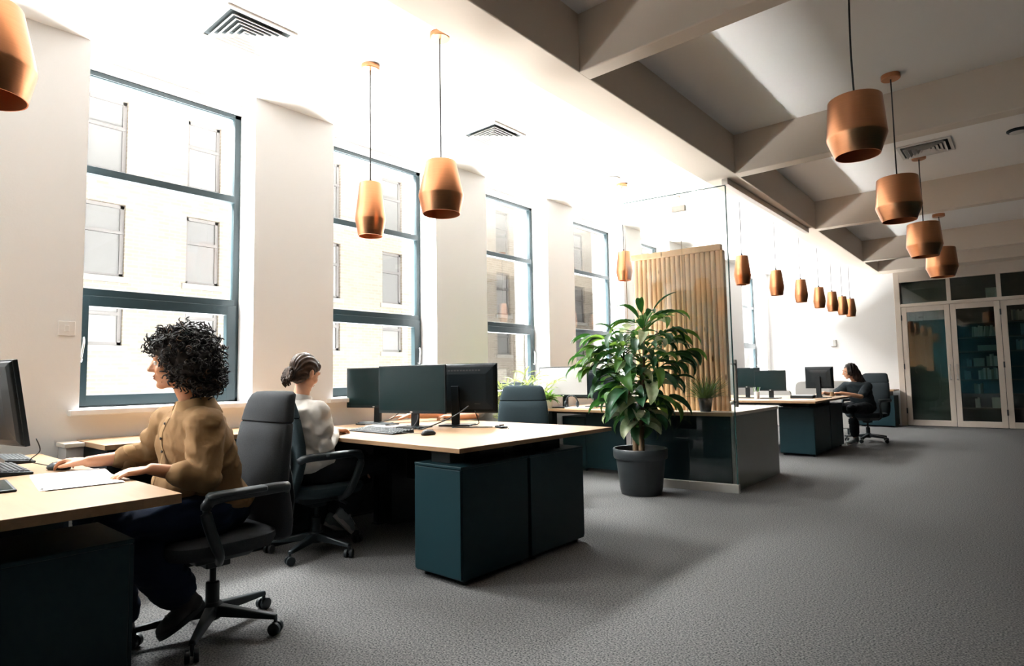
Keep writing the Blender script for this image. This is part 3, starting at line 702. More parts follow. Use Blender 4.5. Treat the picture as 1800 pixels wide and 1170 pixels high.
# ================================================================== OFFICE CHAIRS
def chair(loc, rz, label, base_rot=0, m='chair', group=None, hmul=1.0):
    t = empty('office_chair', loc, rz, label, 'chair', group)
    b = MB(); b.loft([((0,.02,.385), .21, .205), ((0,.02,.395), .245, .235), ((0,.02,.43), .262, .25), ((0,.018,.452), .258, .245), ((0,.015,.466), .22, .21), ((0,.01,.468), .10, .10)], 40, 3.6)
    b.build('seat', M[m], t, smooth=50)
    prof = [(.385, .15, -.262, .030), (.41, .195, -.262, .044), (.48, .220, -.252, .050), (.56, .236, -.236, .050), (.66, .246, -.216, .046), (.76, .248, -.222, .045), (.86, .240, -.236, .043), (.935, .231, -.248, .042)]
    b = MB(); b.loft([((0, y, z*hmul), w, t_) for z, w, y, t_ in prof] + [((0, -.250, .948*hmul), .215, .028)], 40, 3.4); b.build('backrest', M[m], t, smooth=50)
    prof2 = [(.936, .214, -.249, .028), (.950, .229, -.251, .042), (1.0, .218, -.260, .042), (1.05, .204, -.272, .041), (1.078, .190, -.284, .040), (1.092, .160, -.292, .030), (1.095, .10, -.295, .015)]
    b = MB(); b.loft([((0, y, z*hmul), w, t_) for z, w, y, t_ in prof2], 40, 3.4); b.build('upper_backrest', M[m], t, smooth=50)
    b = MB(); b.loft([((0, -.275, .40), .13, .012), ((0, -.282, .46), .19, .016), ((0, -.284, .58), .215, .018), ((0, -.276, .70), .200, .016), ((0, -.276, .80), .15, .012), ((0,-.28,.84), .08, .006)], 32, 2.6); b.build('back_shell', M['plastic_m'], t, smooth=50)
    b = MB(); b.hexa([(-.05,-.30,.36),(.05,-.30,.36),(.05,-.05,.34),(-.05,-.05,.34)], [(-.05,-.305,.50),(.05,-.305,.50),(.05,-.05,.385),(-.05,-.05,.385)]); b.build('back_bracket', M['plastic'], t, bevel=.01)
    for s in (-1, 1):
        b = MB(); b.tube([(s*.225,-.235,.640), (s*.262,-.215,.655), (s*.290,-.15,.662), (s*.30,-.05,.662), (s*.30,.08,.662), (s*.30,.145,.650), (s*.298,.160,.60), (s*.285,.115,.47), (s*.265,.085,.41), (s*.20,.06,.37)], [(.018,.025)]*10, 10, smooth=4); a = b.build('armrest', M['plastic'], t, smooth=50)
        b = MB(); b.loft([((s*.30, -.10, .668), .012, .012, (1,0,0), (0,0,1)), ((s*.30, -.085, .672), .036, .014, (1,0,0), (0,0,1)), ((s*.30, .14, .672), .036, .014, (1,0,0), (0,0,1)), ((s*.30, .16, .668), .014, .010, (1,0,0), (0,0,1))], 20, 3); b.build('arm_pad', M['plastic_m'], a, smooth=50)
    b = MB(); b.hexa([(-.09,-.13,.335),(.09,-.13,.335),(.09,.11,.335),(-.09,.11,.335)], [(-.13,-.16,.386),(.13,-.16,.386),(.13,.14,.386),(-.13,.14,.386)]); b.box(-.05,.05,-.06,.05,.30,.336); mech = b.build('tilt_mechanism', M['plastic'], t, bevel=.006)
    b = MB(); b.tube([(.10,.05,.355), (.20,.06,.352), (.27,.07,.345)], [.006,.006,.011], 8); b.build('lever', M['plastic'], mech, smooth=50)
    b = MB(); b.lathe([(.030,.075),(.030,.225),(.024,.232),(.0145,.233),(.0145,.31)], 20); b.build('gas_column', M['plastic'], t, smooth=40)
    b = MB(); b.lathe([(.035,.062),(.046,.075),(.046,.125),(.036,.138),(.029,.14)], 24); b.build('hub', M['plastic'], t, smooth=40)
    for k in range(5):
        Rm = Matrix.Rotation(math.radians(base_rot+72*k), 4, 'Z')
        b = MB(); b.T = Rm; b.hexa([(.03,-.028,.078),(.31,-.016,.066),(.31,.016,.066),(.03,.028,.078)], [(.03,-.022,.128),(.31,-.011,.088),(.31,.011,.088),(.03,.022,.128)])
        lg = b.build('base_leg', M['plastic'], t, bevel=.006)
        b = MB(); b.T = Rm @ Matrix.Translation((.305,0,0)) @ Matrix.Rotation(rnd.uniform(0,6.28), 4, 'Z')
        for o in (-.017, .017):
            b.rings([[(math.cos(a)*r*1.0, o+dy, .028+math.sin(a)*r) for a in [2*math.pi*j/18 for j in range(18)]] for r, dy in ((.018,-.011),(.027,-.009),(.028,0),(.027,.009),(.018,.011))])
        b.tube([(0,0,.028),(0,0,.075)], .009, 8); b.build('caster', M['plastic'], lg, smooth=45)
    return t
chair((-2.93, 1.262, 0), math.radians(180), 'charcoal office chair holding the curly-haired woman in the tan shirt', -1, group='office chairs')
chair((-3.715, 2.275, 0), math.radians(-4), 'dark office chair holding the woman in the light grey top', 14, 'chair2', group='office chairs', hmul=.96)
chair((-3.63, 4.33, 0), math.radians(180+33), 'empty petrol-grey office chair on the far side of the middle desk', 20, 'chair2', group='office chairs', hmul=.965)
chair((-2.06, 11.17, 0), math.radians(180-20), 'black office chair holding the long-haired woman at the back desk', 30, 'tee', group='office chairs')

# ================================================================== SCREENS, KEYBOARDS, DESK THINGS
ZD = .757
def monitor(loc, rz, w, h, hb, label, tilt=0, reflecting=False, logo=True, sticker=False, group='monitors'):
    t = empty('monitor', loc, rz, label, 'monitor', group)
    Tm = Matrix.Translation((0, 0, hb+h/2)) @ Matrix.Rotation(math.radians(-tilt), 4, 'X')
    b = MB(); b.box(-.13, .13, -.09, .10, 0, .012); b.build('stand_base', M['bezel'], t, bevel=.004)
    b = MB(); b.hexa([(-.032,.03,.010),(.032,.03,.010),(.032,.062,.010),(-.032,.062,.010)], [(-.032,.045,hb+h*.55),(.032,.045,hb+h*.55),(.032,.07,hb+h*.55),(-.032,.07,hb+h*.55)]); b.build('stand_neck', M['bezel'], t, bevel=.004)
    b = MB(); b.T = Tm; b.box(-w/2, w/2, -.008, .012, -h/2, h/2)
    b.rings([[(x*(w/2-a), y, z*(h/2-a)+c) for x, z in ((-1,-1),(1,-1),(1,1),(-1,1))] for a, y, c in ((.004,.011,0),(.010,.022,0),(.03,.030,.002),(.09,.036,.004))])
    cs = b.build('casing', M['bezel'], t, bevel=.003)
    b = MB(); b.T = Tm; b.box(-w/2+.012, w/2-.012, -.0095, -.0075, -h/2+.022, h/2-.012); b.build('display', M['screen_reflect' if reflecting else 'screen'], t)
    if logo:
        b = MB(); b.T = Tm; b.lathe([(.011, -.0006), (.011, .0006)], 20); b.v = []; b.f = []
        b.rings([[(.0125*math.cos(a), y, -h/2+.011+.0055*math.sin(a)) for a in [2*math.pi*j/20 for j in range(20)]] for y in (-.0092, -.0078)]); b.build('badge', M['logo'], cs)
    b = MB(); b.T = Tm
    for i in range(16): b.box(-w*.3+i*w*.6/16, -w*.3+(i+.7)*w*.6/16, .028, .0335, h/2-.065, h/2-.05)
    b.build('vent_slots', M['ink'], cs)
    if sticker:
        b = MB(); b.T = Tm; b.box(-w*.30, -w*.30+.05, .028, .0342, -h/2+.075, -h/2+.105); b.build('rating_label', M['tape'], cs)
    return t
monitor((-3.62, .56, ZD), math.pi+.20, .56, .385, .12, 'black monitor on the nearest desk seen from its edge, cut off at the left', tilt=9)
monitor((-4.31, 3.19, ZD), math.radians(14), .60, .345, .140, 'left black monitor of the pair facing the woman in the light grey top')
monitor((-3.73, 3.12, ZD), math.radians(15), .635, .378, .113, 'front black monitor of the middle desk with a soft reflection on its screen')
monitor((-3.565, 3.46, ZD), math.radians(180+28), .68, .40, .10, 'black monitor turned backwards on the middle desk with a cream label', sticker=True)
monitor((-4.32, 5.98, ZD), math.radians(8), .66, .36, .135, 'monitor with a pale grey reflection on its screen behind the empty chair', reflecting=True)
monitor((-4.08, 6.36, ZD), math.radians(190), .60, .375, .10, 'black monitor turned backwards beside the pale grey screen', sticker=True)
monitor((-3.30, 9.3, ZD), math.radians(5), .40, .30, .155, 'leftmost black back-desk monitor, half behind the steel pull handle')
monitor((-2.93, 9.22, ZD), math.radians(4), .44, .30, .11, 'black back-desk monitor second from the left, above the pencil pot')
monitor((-2.36, 9.62, ZD), math.radians(175), .385, .315, .135, 'black monitor in front of the long-haired woman at the back')

def keyboard(loc, rz, label, w=.44, d=.135):
    t = empty('keyboard', loc, rz, label, 'keyboard', 'keyboards')
    b = MB(); b.hexa([(-w/2,-d/2,0),(w/2,-d/2,0),(w/2,d/2,0),(-w/2,d/2,0)], [(-w/2,-d/2,.011),(w/2,-d/2,.011),(w/2-.004,d/2,.024),(-w/2+.004,d/2,.024)]); b.build('body', M['plastic'], t, bevel=.003)
    b = MB()
    for r in range(6):
        y = -d/2+.012+r*(d-.02)/6; x = -w/2+.010
        while x < w/2-.02:
            kw = .0165 if not (r == 0 and abs(x+.03) < .05) else .085
            gap = .006 if (.63 < (x+w/2)/w < .66 or .78 < (x+w/2)/w < .81) else 0
            z = .011+.013*((y+d/2)/d)
            b.hexa([(x,y,z),(x+kw,y,z),(x+kw,y+.0155,z+.0015),(x,y+.0155,z+.0015)], [(x+.002,y+.002,z+.006),(x+kw-.002,y+.002,z+.006),(x+kw-.002,y+.0135,z+.0075),(x+.002,y+.0135,z+.0075)]); x += kw+.0025+gap
    b.build('keys', M['key'], t)
keyboard((-3.57, .605, ZD), math.pi-.03, 'black keyboard on the nearest desk at the left picture edge, nearer of two')
keyboard((-4.02, .72, ZD), math.pi-.06, 'black keyboard further back on the nearest desk, behind the mouse hand', .38, .12)
keyboard((-3.65, 2.76, ZD), -.03, 'black keyboard in front of the monitors on the middle desk', .54, .19)
def mouse(loc, rz, label, m='plastic'):
    t = empty('mouse', loc, rz, label, 'computer mouse', 'computer mice')
    b = MB(); b.loft([((0,-.002,0), .027, .050), ((0,0,.008), .032, .057), ((0,0,.018), .031, .053), ((0,-.004,.030), .024, .040), ((0,-.008,.037), .011, .02), ((0,-.008,.038), .003, .006)], 24, 2.4); b.build('shell', M[m], t, smooth=60)
    b = MB(); b.rings([[(x, .032+.009*math.cos(a), .024+.009*math.sin(a)) for a in [2*math.pi*j/14 for j in range(14)]] for x in (-.003, .003)]); b.build('wheel', M['plastic_m'], t, smooth=50)
mouse((-3.155, 2.785, ZD), -.1, 'black mouse right of the keyboard on the middle desk')
MP = V((-3.42, .772, ZD)); mouse(MP, math.radians(120), 'black mouse under the hand of the curly-haired woman')
def thingbox(name, dims, loc, rz, m, label, cat, bev=.004, parts=None):
    t = empty(name, loc, rz, label, cat)
    w, d, h = dims
    b = MB(); b.box(-w/2, w/2, -d/2, d/2, 0, h); b.build('body', M[m], t, bevel=bev)
    for (pn, bx, pm) in (parts or []):
        b = MB(); b.box(*bx); b.build(pn, M[pm], t, bevel=.001)
    return t
thingbox('tablet', (.34, .12, .010), (-3.03, .475, ZD), -.08, 'plastic_m', 'dark tablet lying on the nearest desk at the left picture edge', 'tablet', parts=[('display', (-.16, .16, -.05, .05, .0095, .0108), 'screen')])
# papers on the nearest desk
def sheet(loc, rz, w, d, label, lift=0, group=None, mm='paper', lines=True):
    t = empty('paper_sheet', loc, rz, label, 'paper', group)
    b = MB(); n = 9; vs = []; fs = []
    for i in range(n):
        for j in range(n):
            x, y = -w/2+w*i/(n-1), -d/2+d*j/(n-1)
            vs.append((x, y, .0012+lift*max(0, (i/(n-1)-.6))**2*6+.002*math.sin(i*.9)*lift*20))
    for i in range(n-1):
        for j in range(n-1): fs.append((i*n+j, (i+1)*n+j, (i+1)*n+j+1, i*n+j+1))
    top = [tuple(p) for p in vs]; nb = len(vs)
    b.add(top+[(p[0], p[1], p[2]-.0011) for p in top], fs+[tuple(k+nb for k in reversed(f)) for f in fs]); b.build('sheet', M[mm], t, smooth=180)
    if lines:
        b = MB()
        for r in range(9):
            y = -d/2+.03+r*(d-.06)/9; b.box(-w/2+.03, -w/2+.03+(w-.06)*rnd.uniform(.5, 1)*.55, y, y+.005, .0013, .0018)
        b.build('printing', M['print'], t)
    return t
pa = [(-3.01, .728, .0), (-3.06, .748, .0016), (-2.985, .735, .0032), (-3.03, .742, .0048)]
nm_ = ['bottom sheet of the loose papers by the tan shirt sleeve', 'second sheet from the bottom of the loose papers by the tan sleeve', 'third sheet of the loose papers by the tan sleeve', 'top printed sheet of the loose papers between mouse hand and tan sleeve']
for (x, y, z), l_ in zip(pa, nm_): sheet((x, y, ZD+z), rnd.uniform(-.05, .05)-.12, .46, .25, l_, 0, 'loose papers on the nearest desk', lines=(z > .004))
# notebooks, cables and bits on the middle desk
thingbox('notebook', (.28, .19, .014), (-3.93, 3.02, ZD), .05, 'paper', 'white notebook lying under the front monitor, lower of two', 'notebook', parts=[('cover', (-.141, .141, -.096, .096, .0125, .0155), 'white_p')])
thingbox('notebook', (.24, .15, .010), (-4.03, 3.06, ZD+.016), .10, 'greypaint', 'slim grey notebook lying on the white one under the monitors', 'notebook', parts=[('cover', (-.121, .121, -.076, .076, .009, .0115), 'plastic_m')])
thingbox('book', (.16, .11, .016), (-4.40, 3.20, ZD), .3, 'plastic', 'thin black book under the resting hand behind the left monitor', 'book', parts=[('page_block', (-.075, .083, -.05, .05, .003, .013), 'paper')])
hubt = empty('card_reader', (-3.09, 3.46, ZD), -.4, 'small black gadget with coiled wire at the back of the middle desk', 'gadget')
b = MB(); b.box(-.055, .055, -.03, .03, 0, .016); b.build('body', M['plastic'], hubt, bevel=.005)
b = MB(); b.box(-.05, .01, -.022, .022, .016, .030); b.build('clip', M['greypaint'], hubt, bevel=.005)
b = MB(); b.tube([(.05,0,.01),(.09,.01,.008),(.12,.0,.004)], .003, 6, smooth=4); b.build('wire', M['cord'], hubt, smooth=60)
def cable(pts, label, r=.0035, m='cord'):
    b = MB(); b.tube(pts, r, 7, smooth=6); o = b.build('cable', M[m], smooth=60); tag(o, label, 'cable', 'desk cables'); return o
z0 = ZD+.004
cable([(-3.18, 3.46, z0), (-3.30, 3.38, z0), (-3.42, 3.27, z0), (-3.50, 3.40, z0), (-3.38, 3.50, z0+.01), (-3.36, 3.48, z0+.06), (-3.37, 3.46, z0+.12)], 'thin black cable looping on the middle desk from the small gadget')
cable([(-3.70, 3.16, z0+.14), (-3.66, 3.12, z0+.06), (-3.60, 3.02, z0), (-3.52, 3.03, z0), (-3.42, 3.10, z0+.04), (-3.36, 3.25, z0+.10), (-3.36, 3.38, z0+.16)], 'black cable hanging between the front monitor and the backwards one', .005)
cable([(-3.86, 3.13, z0+.14), (-3.92, 3.08, z0+.07), (-4.02, 3.0, z0+.03), (-4.12, 2.96, z0+.02)], 'black cable hanging below the left monitor over the notebooks')
cable([(-3.40, 2.72, z0+.01), (-3.34, 2.78, z0), (-3.25, 2.82, z0), (-3.18, 2.84, z0)], 'thin cable between keyboard and mouse on the middle desk', .002, 'cord_g')
cable([(-3.50, .70, z0+.14), (-3.52, .72, z0+.08), (-3.60, .70, z0+.03), (-3.56, .76, z0+.005), (-3.46, .76, z0+.005)], 'thin black cable hanging from the nearest monitor', .0025)
# desk 3 and back desk clutter
thingbox('notepad', (.3, .2, .012), (-4.05, 5.92, ZD), .2, 'paper', 'white notepad beside the pale grey screen', 'notepad', parts=[('cover', (-.15,.15,-.1,.1,.011,.0125), 'paper')])
hp = empty('headphones', (-4.12, 5.86, ZD+.012), .3, 'black headphones standing on the desk behind the empty chair', 'headphones')
b = MB(); b.tube([(math.cos(a)*.075, 0, .05+math.sin(a)*.09) for a in [math.pi*j/12 for j in range(13)]], .008, 8); b.build('headband', M['plastic'], hp, smooth=60)
for s in (-1, 1):
    b = MB(); b.ell((s*.072, 0, .04), (.018, .034, .04)); b.build('ear_cup', M['plastic'], hp, smooth=60)
thingbox('paper_stack', (.4, .22, .03), (-3.78, 6.50, ZD), .1, 'paper', 'stack of white paper on the desk left of the tall plant', 'paper', parts=[('top_sheet', (-.2,.2,-.11,.11,.03,.0312), 'print')])
for (x, y, w, d, rz, lab) in ((-2.95, 8.72, .30, .21, .2, 'white paper at the near left of the back desk'), (-2.62, 8.85, .32, .22, -.2, 'white paper in front of the backs of the back monitors'), (-2.42, 8.95, .30, .21, .35, 'white paper at the near right corner of the back desk'), (-3.25, 8.8, .30, .22, -.1, 'white paper beside the steel pull handle on the back desk')):
    sheet((x, y, ZD), rz, w, d, lab, 0, 'papers on the back desk', lines=False)
pp = empty('pencil_pot', (-3.06, 9.02, ZD), 0, 'glass pencil pot with green and grey pencils on the back desk', 'pencil pot')
b = MB(); b.lathe([(.035,0),(.038,.10),(.034,.10),(.031,.006)], 20); b.build('pot', M['greypaint'], pp, smooth=50)
for i in range(6):
    a = i*1.05; b = MB(); b.tube([(.012*math.cos(a), .012*math.sin(a), .01), (.05*math.cos(a), .03*math.sin(a), .17)], .005, 6); b.build('pencil', M['leaf_l' if i % 2 else 'book_g'], pp)
keyboard((-2.62, 9.95, ZD), math.pi, 'black keyboard in front of the long-haired woman at the back', .40)
thingbox('tray', (.30, .24, .04), (-2.55, 9.45, ZD), .1, 'plastic_m', 'dark document tray beside the black monitor of the long-haired woman', 'tray', parts=[('paper', (-.13,.13,-.1,.1,.04,.043), 'paper')])
gl = empty('water_glass', (-2.30, 10.05, ZD), 0, 'drinking glass by the hands of the long-haired woman', 'glass')
b = MB(); b.lathe([(.026,0),(.032,.11),(.029,.11),(.024,.006)], 20); b.build('tumbler', M['pane'], gl, smooth=50)
b = MB(); b.lathe([(.024,.007),(.0275,.07)], 20); b.build('drink', M['wood_y'], gl, smooth=50)
thingbox('storage_box', (.16, .12, .06), (-2.66, 2.50, .652), 0, 'plastic', 'small black box on top of the near petrol cabinet under the middle desk', 'box', parts=[('lid', (-.082,.082,-.062,.062,.05,.064), 'plastic')])

# ================================================================== PLANTS
def add_translucency(m, col, f=.3):
    nt = m.node_tree; b = nt.nodes['Principled BSDF']; out = [n for n in nt.nodes if n.type == 'OUTPUT_MATERIAL'][0]
    tr = nt.nodes.new('ShaderNodeBsdfTranslucent'); tr.inputs[0].default_value = (*col, 1)
    mx = nt.nodes.new('ShaderNodeMixShader'); mx.inputs[0].default_value = f
    nt.links.new(b.outputs[0], mx.inputs[1]); nt.links.new(tr.outputs[0], mx.inputs[2]); nt.links.new(mx.outputs[0], out.inputs[0])
add_translucency(M['leaf'], (.04, .16, .02), .18)
add_translucency(M['leaf_l'], (.20, .36, .05), .35)
add_translucency(M['leaf_v'], (.5, .55, .3), .3)
add_translucency(M['leaf_y'], (.34, .38, .12), .35)
add_translucency(M['grassy'], (.2, .3, .05), .2)

def leaf(b, p, d, L, w, droop, fold=.25, n=7, roll=0.0, shape='lance', th=.0):
    """blade from p in direction d, bending down by droop over its length"""
    d = V(d).normalized(); p = V(p)
    side = d.cross(V((0,0,1)))
    side = side.normalized() if side.length > 1e-3 else V((1,0,0))
    side = Matrix.Rotation(roll, 3, d) @ side
    rows_ = []
    for i in range(n+1):
        t = i/n
        if shape == 'lance': ww = w*math.sin(math.pi*min(1, t*.96+.03))**.8*(1-.25*t)
        elif shape == 'heart': ww = w*(math.sin(math.pi*min(1, (t*.92+.07)**.62)))**.9
        else: ww = w*(1-t)**.6*(.5+.5*min(1, t*6))
        up = side.cross(d).normalized()
        rows_.append((p.copy(), side*ww*.5, up))
        ax = side; d = (Matrix.Rotation(-droop/n*(.5+t), 3, ax) @ d).normalized()
        p = p + d*(L/n)
    vs = []; fs = []
    for (c, s_, u) in rows_:
        vs += [c - s_ + u*s_.length*fold*2, c - s_*.5 + u*s_.length*fold*.8, c, c + s_*.5 + u*s_.length*fold*.8, c + s_ + u*s_.length*fold*2]
    for i in range(n):
        for j in range(4):
            a = i*5+j; fs.append((a, a+1, a+6, a+5))
    b.add(vs, fs)
# big plant
PX, PY = -2.93, 5.30
bp_ = empty('potted_plant', (PX, PY, 0), 0, 'tall dark green leafy plant in a black pot in front of the glass partition', 'plant')
b = MB(); b.lathe([(.10,.004),(.192,.004),(.196,.03),(.20,.035),(.234,.33),(.236,.335),(.252,.338),(.258,.35),(.262,.425),(.256,.435),(.246,.432),(.238,.36)], 48); b.build('pot', M['pot'], bp_, smooth=35)
b = MB(); b.lathe([(.236,.37),(.15,.385),(.004,.39)], 32); b.build('soil', M['soil'], bp_, smooth=60)
stems = []
for i, (dx, dy, lean, top) in enumerate(((-.035, -.02, (-.10, -.03), 1.45), (.03, -.03, (.06, .02), 1.62), (.0, .03, (-.02, .08), 1.30))):
    pts = [(dx, dy, .38), (dx+lean[0]*.1, dy+lean[1]*.1, .60), (dx+lean[0]*.5, dy+lean[1]*.5, .95), (dx+lean[0], dy+lean[1], top)]
    stems.append([V(p) for p in pts])
    b = MB(); b.tube(pts, [.030, .026, .016, .009], 10, smooth=6); b.build('trunk', M['trunk'], bp_, smooth=60)
prs = random.Random(21)
def stem_at(s, z):
    for a, c in zip(s[:-1], s[1:]):
        if a.z <= z <= c.z: return a.lerp(c, (z-a.z)/(c.z-a.z))
    return s[-1] if z > s[-1].z else s[0]
LB = {'leaf': MB(), 'leaf_l': MB(), 'leaf_v': MB()}; PB = MB()
def plant_leaf(s, z, az, elev, pet, L, w, droop, m, shape='lance', roll=0):
    o = stem_at(s, z)
    d = V((math.cos(az)*math.cos(elev), math.sin(az)*math.cos(elev), math.sin(elev)))
    m1 = o + d*pet*.5 + V((0,0,.02)); e = o + d*pet
    PB.tube([o, m1, e], [.006, .005, .004], 6)
    leaf(LB[m], e, d + V((0,0,-.1)), L, w, droop, roll=roll, shape=shape)
for i in range(150):
    s = stems[i % 3]; t = i/150
    z = .62 + (s[-1].z-.62)*(t**.8)
    az = i*2.399963 + prs.uniform(-.3, .3)
    upper = t > .55
    low = t < .22
    elev = prs.uniform(.1, .6) if upper else prs.uniform(-.15, .45)
    pet = prs.uniform(.12, .30) if not low else prs.uniform(.05, .14)
    L = prs.uniform(.22, .34); w = prs.uniform(.085, .125)
    m = 'leaf' if prs.random() < .72 else ('leaf_l' if prs.random() < .6 else 'leaf_v')
    if low: L *= .8; m = prs.choice(['leaf', 'leaf', 'leaf_v'])
    plant_leaf(s, z, az, elev, pet, L, w*(1.25 if not upper else 1), prs.uniform(1.0, 2.0), m, 'heart' if (not upper and prs.random() < .5) else 'lance', prs.uniform(-.5, .5))
for i in range(26):   # crown
    s = stems[prs.choice([0, 1, 1])]
    plant_leaf(s, s[-1].z - prs.uniform(0, .12), i*2.4, prs.uniform(.35, 1.2), prs.uniform(.05, .18), prs.uniform(.22, .32), prs.uniform(.075, .10), prs.uniform(.7, 1.6), prs.choice(['leaf', 'leaf', 'leaf', 'leaf_l']), 'lance', prs.uniform(-.4, .4))
Ra = V((.758, .652, 0))   # long arching branches to both sides
for (k, z, reach, zz_) in ((-1, 1.02, .40, 1.32), (-1, .98, .34, 1.22), (-1, 1.15, .30, 1.42), (1, 1.15, .42, 1.36), (1, 1.05, .46, 1.26), (1, 1.25, .38, 1.5), (1, .95, .34, 1.1), (1, 1.3, .34, 1.58), (-1, 1.3, .3, 1.52)):
    o = stem_at(stems[1 if k > 0 else 0], z); e = V((o.x, o.y, 0)) + Ra*k*reach + V((prs.uniform(-.06, .06), prs.uniform(-.12, .04), zz_))
    mid = o.lerp(e, .55) + V((0, 0, .07))
    PB.tube([o, mid, e], [.007, .006, .004], 6, smooth=5)
    for j in range(6):
        q = mid.lerp(e, j/5); a = prs.uniform(-1.0, 1.0) + (0 if k > 0 else math.pi) + .71
        leaf(LB['leaf' if prs.random() < (.75 if k > 0 else .5) else 'leaf_l'], q, (math.cos(a), math.sin(a), prs.uniform(-.1, .4)), prs.uniform(.2, .28), prs.uniform(.07, .10), prs.uniform(1.0, 1.9), roll=prs.uniform(-.4, .4))
def hold(p, lo=None):
    lim = gy(p.x+PX) - .05 - PY
    return V((p.x, p.y if p.y < lim-.12 else lim-.12+.12*(1-math.exp(-(p.y-lim+.12)/.12)), max(p.z, .45)))
for mb_ in list(LB.values())+[PB]: mb_.v = [hold(p) for p in mb_.v]
for nme, key in (('foliage', 'leaf'), ('fresh_foliage', 'leaf_l'), ('variegated_foliage', 'leaf_v')):
    LB[key].build(nme, M[key], bp_, smooth=60)
PB.build('leaf_stalks', M['leaf_l'], bp_, smooth=60)

# spiky plant on the counter
sp_ = empty('spiky_plant', (-2.535, 5.955, .7555), 0, 'small spiky green plant in a black pot on the reception counter', 'plant')
b = MB(); b.lathe([(.03,.001),(.052,.001),(.070,.118),(.073,.12),(.074,.137),(.067,.137),(.063,.115)], 32); b.build('pot', M['pot'], sp_, smooth=40)
b = MB(); b.lathe([(.064,.118),(.004,.122)], 20); b.build('soil', M['soil'], sp_)
b = MB()
for i in range(170):
    a = prs.uniform(0, 6.283); el = prs.uniform(.35, 1.4)
    leaf(b, (.02*math.cos(a), .02*math.sin(a), .12), (math.cos(a)*math.cos(el), math.sin(a)*math.cos(el)*.8, math.sin(el)), prs.uniform(.18, .33), prs.uniform(.009, .015), prs.uniform(.1, .9), fold=.3, n=5, shape='spike')
b.v = [V((p.x, .10*math.tanh(p.y/.10), p.z)) for p in b.v]
b.build('foliage', M['grassy'], sp_, smooth=60)
# palm-like plant by the third window
pl = empty('palm_plant', (-4.24, 4.93, 0), 0, 'yellow-green palm plant by the window behind the empty chair', 'plant')
b = MB(); b.lathe([(.06,.003),(.12,.003),(.15,.30),(.155,.31),(.145,.31),(.14,.27)], 32); b.build('pot', M['white_p'], pl, smooth=40)
b = MB(); b.lathe([(.14,.275),(.004,.28)], 20); b.build('soil', M['soil'], pl)
b = MB(); fb = MB()
for i in range(15):
    a = i*2.4; el = prs.uniform(1.25, 1.52); Lr = prs.uniform(.82, 1.03)
    d = V((math.cos(a)*math.cos(el), math.sin(a)*math.cos(el), math.sin(el))); pts = []; p = V((0,0,.27))
    for k in range(9):
        pts.append(p.copy()); p = p + d*(Lr/8); d = (d + V((math.cos(a)*.06, math.sin(a)*.06, -.02-.010*k))).normalized()
    fb.tube(pts, [.006]*5+[.004]*4, 6)
    for k in range(4, 9):
        dd = (pts[k]-pts[k-1]).normalized(); sd = dd.cross(V((0,0,1))).normalized()
        for s in (-1, 1):
            leaf(b, pts[k], dd*.6+sd*s*.8+V((0,0,.1)), .20, .036, .8, n=4)
    leaf(b, pts[8], dd, .16, .03, .5, n=4)
b.v = [V((max(p.x, -.30) if p.x > -.30 else -.30+(p.x+.30)*.1, p.y, p.z)) for p in b.v]; fb.v = [V((p.x if p.x > -.28 else -.28+(p.x+.28)*.1, p.y, p.z)) for p in fb.v]
b.build('foliage', M['leaf_y'], pl, smooth=60); fb.build('stalks', M['leaf_y'], pl, smooth=60)
ip = empty('potted_plant', (-4.40, 5.78, .757), 0, 'small bushy green houseplant beside the palm at the window', 'plant')
b = MB(); b.lathe([(.04,.001),(.06,.10),(.055,.10)], 24); b.build('pot', M['white_p'], ip, smooth=40)
b = MB()
for i in range(40):
    a = i*2.4; el = prs.uniform(.2, 1.4)
    leaf(b, (0,0,.10), (math.cos(a)*math.cos(el), math.sin(a)*math.cos(el), math.sin(el)), prs.uniform(.08, .2), .05, prs.uniform(.5, 1.6), n=4)
b.build('foliage', M['leaf_l'], ip, smooth=60)

# ================================================================== PEOPLE
def rotm(x, y, z): return Matrix((x, y, z)).transposed()
def head_vol(b, c, d, up, s=1.0, ears=True):
    d = V(d).normalized(); up = V(up); up = (up - d*up.dot(d)).normalized(); r = d.cross(up).normalized()
    Q = rotm(r, d, up)
    def e(x, y, z, rx, ry, rz): b.ell(c + (r*x + d*y + up*z)*s, (rx*s, ry*s, rz*s), Q, 24, 16)
    P = lambda x, y, z: c + (r*x + d*y + up*z)*s
    e(0, -.018, .030, .074, .094, .086); e(0, .020, .0, .066, .072, .090)
    e(0, .035, -.050, .050, .052, .058); e(0, .062, -.098, .024, .024, .019); e(0, .03, -.082, .044, .05, .03)
    for k in (-1, 1):
        e(k*.036, .056, -.030, .026, .028, .028); e(k*.032, .072, .022, .024, .020, .012)
        e(k*.045, .012, -.062, .018, .042, .03)
        if ears: e(k*.075, -.012, -.008, .007, .019, .031); e(k*.079, -.020, .002, .006, .012, .022)
    b.limb([P(0, .086, .018), P(0, .097, -.006), P(0, .108, -.026)], [.0085*s, .0105*s, .0125*s])
    e(.011, .097, -.031, .008, .010, .008); e(-.011, .097, -.031, .008, .010, .008)
    e(0, .083, -.056, .023, .013, .008); e(0, .080, -.069, .021, .013, .009)
    return Q, P
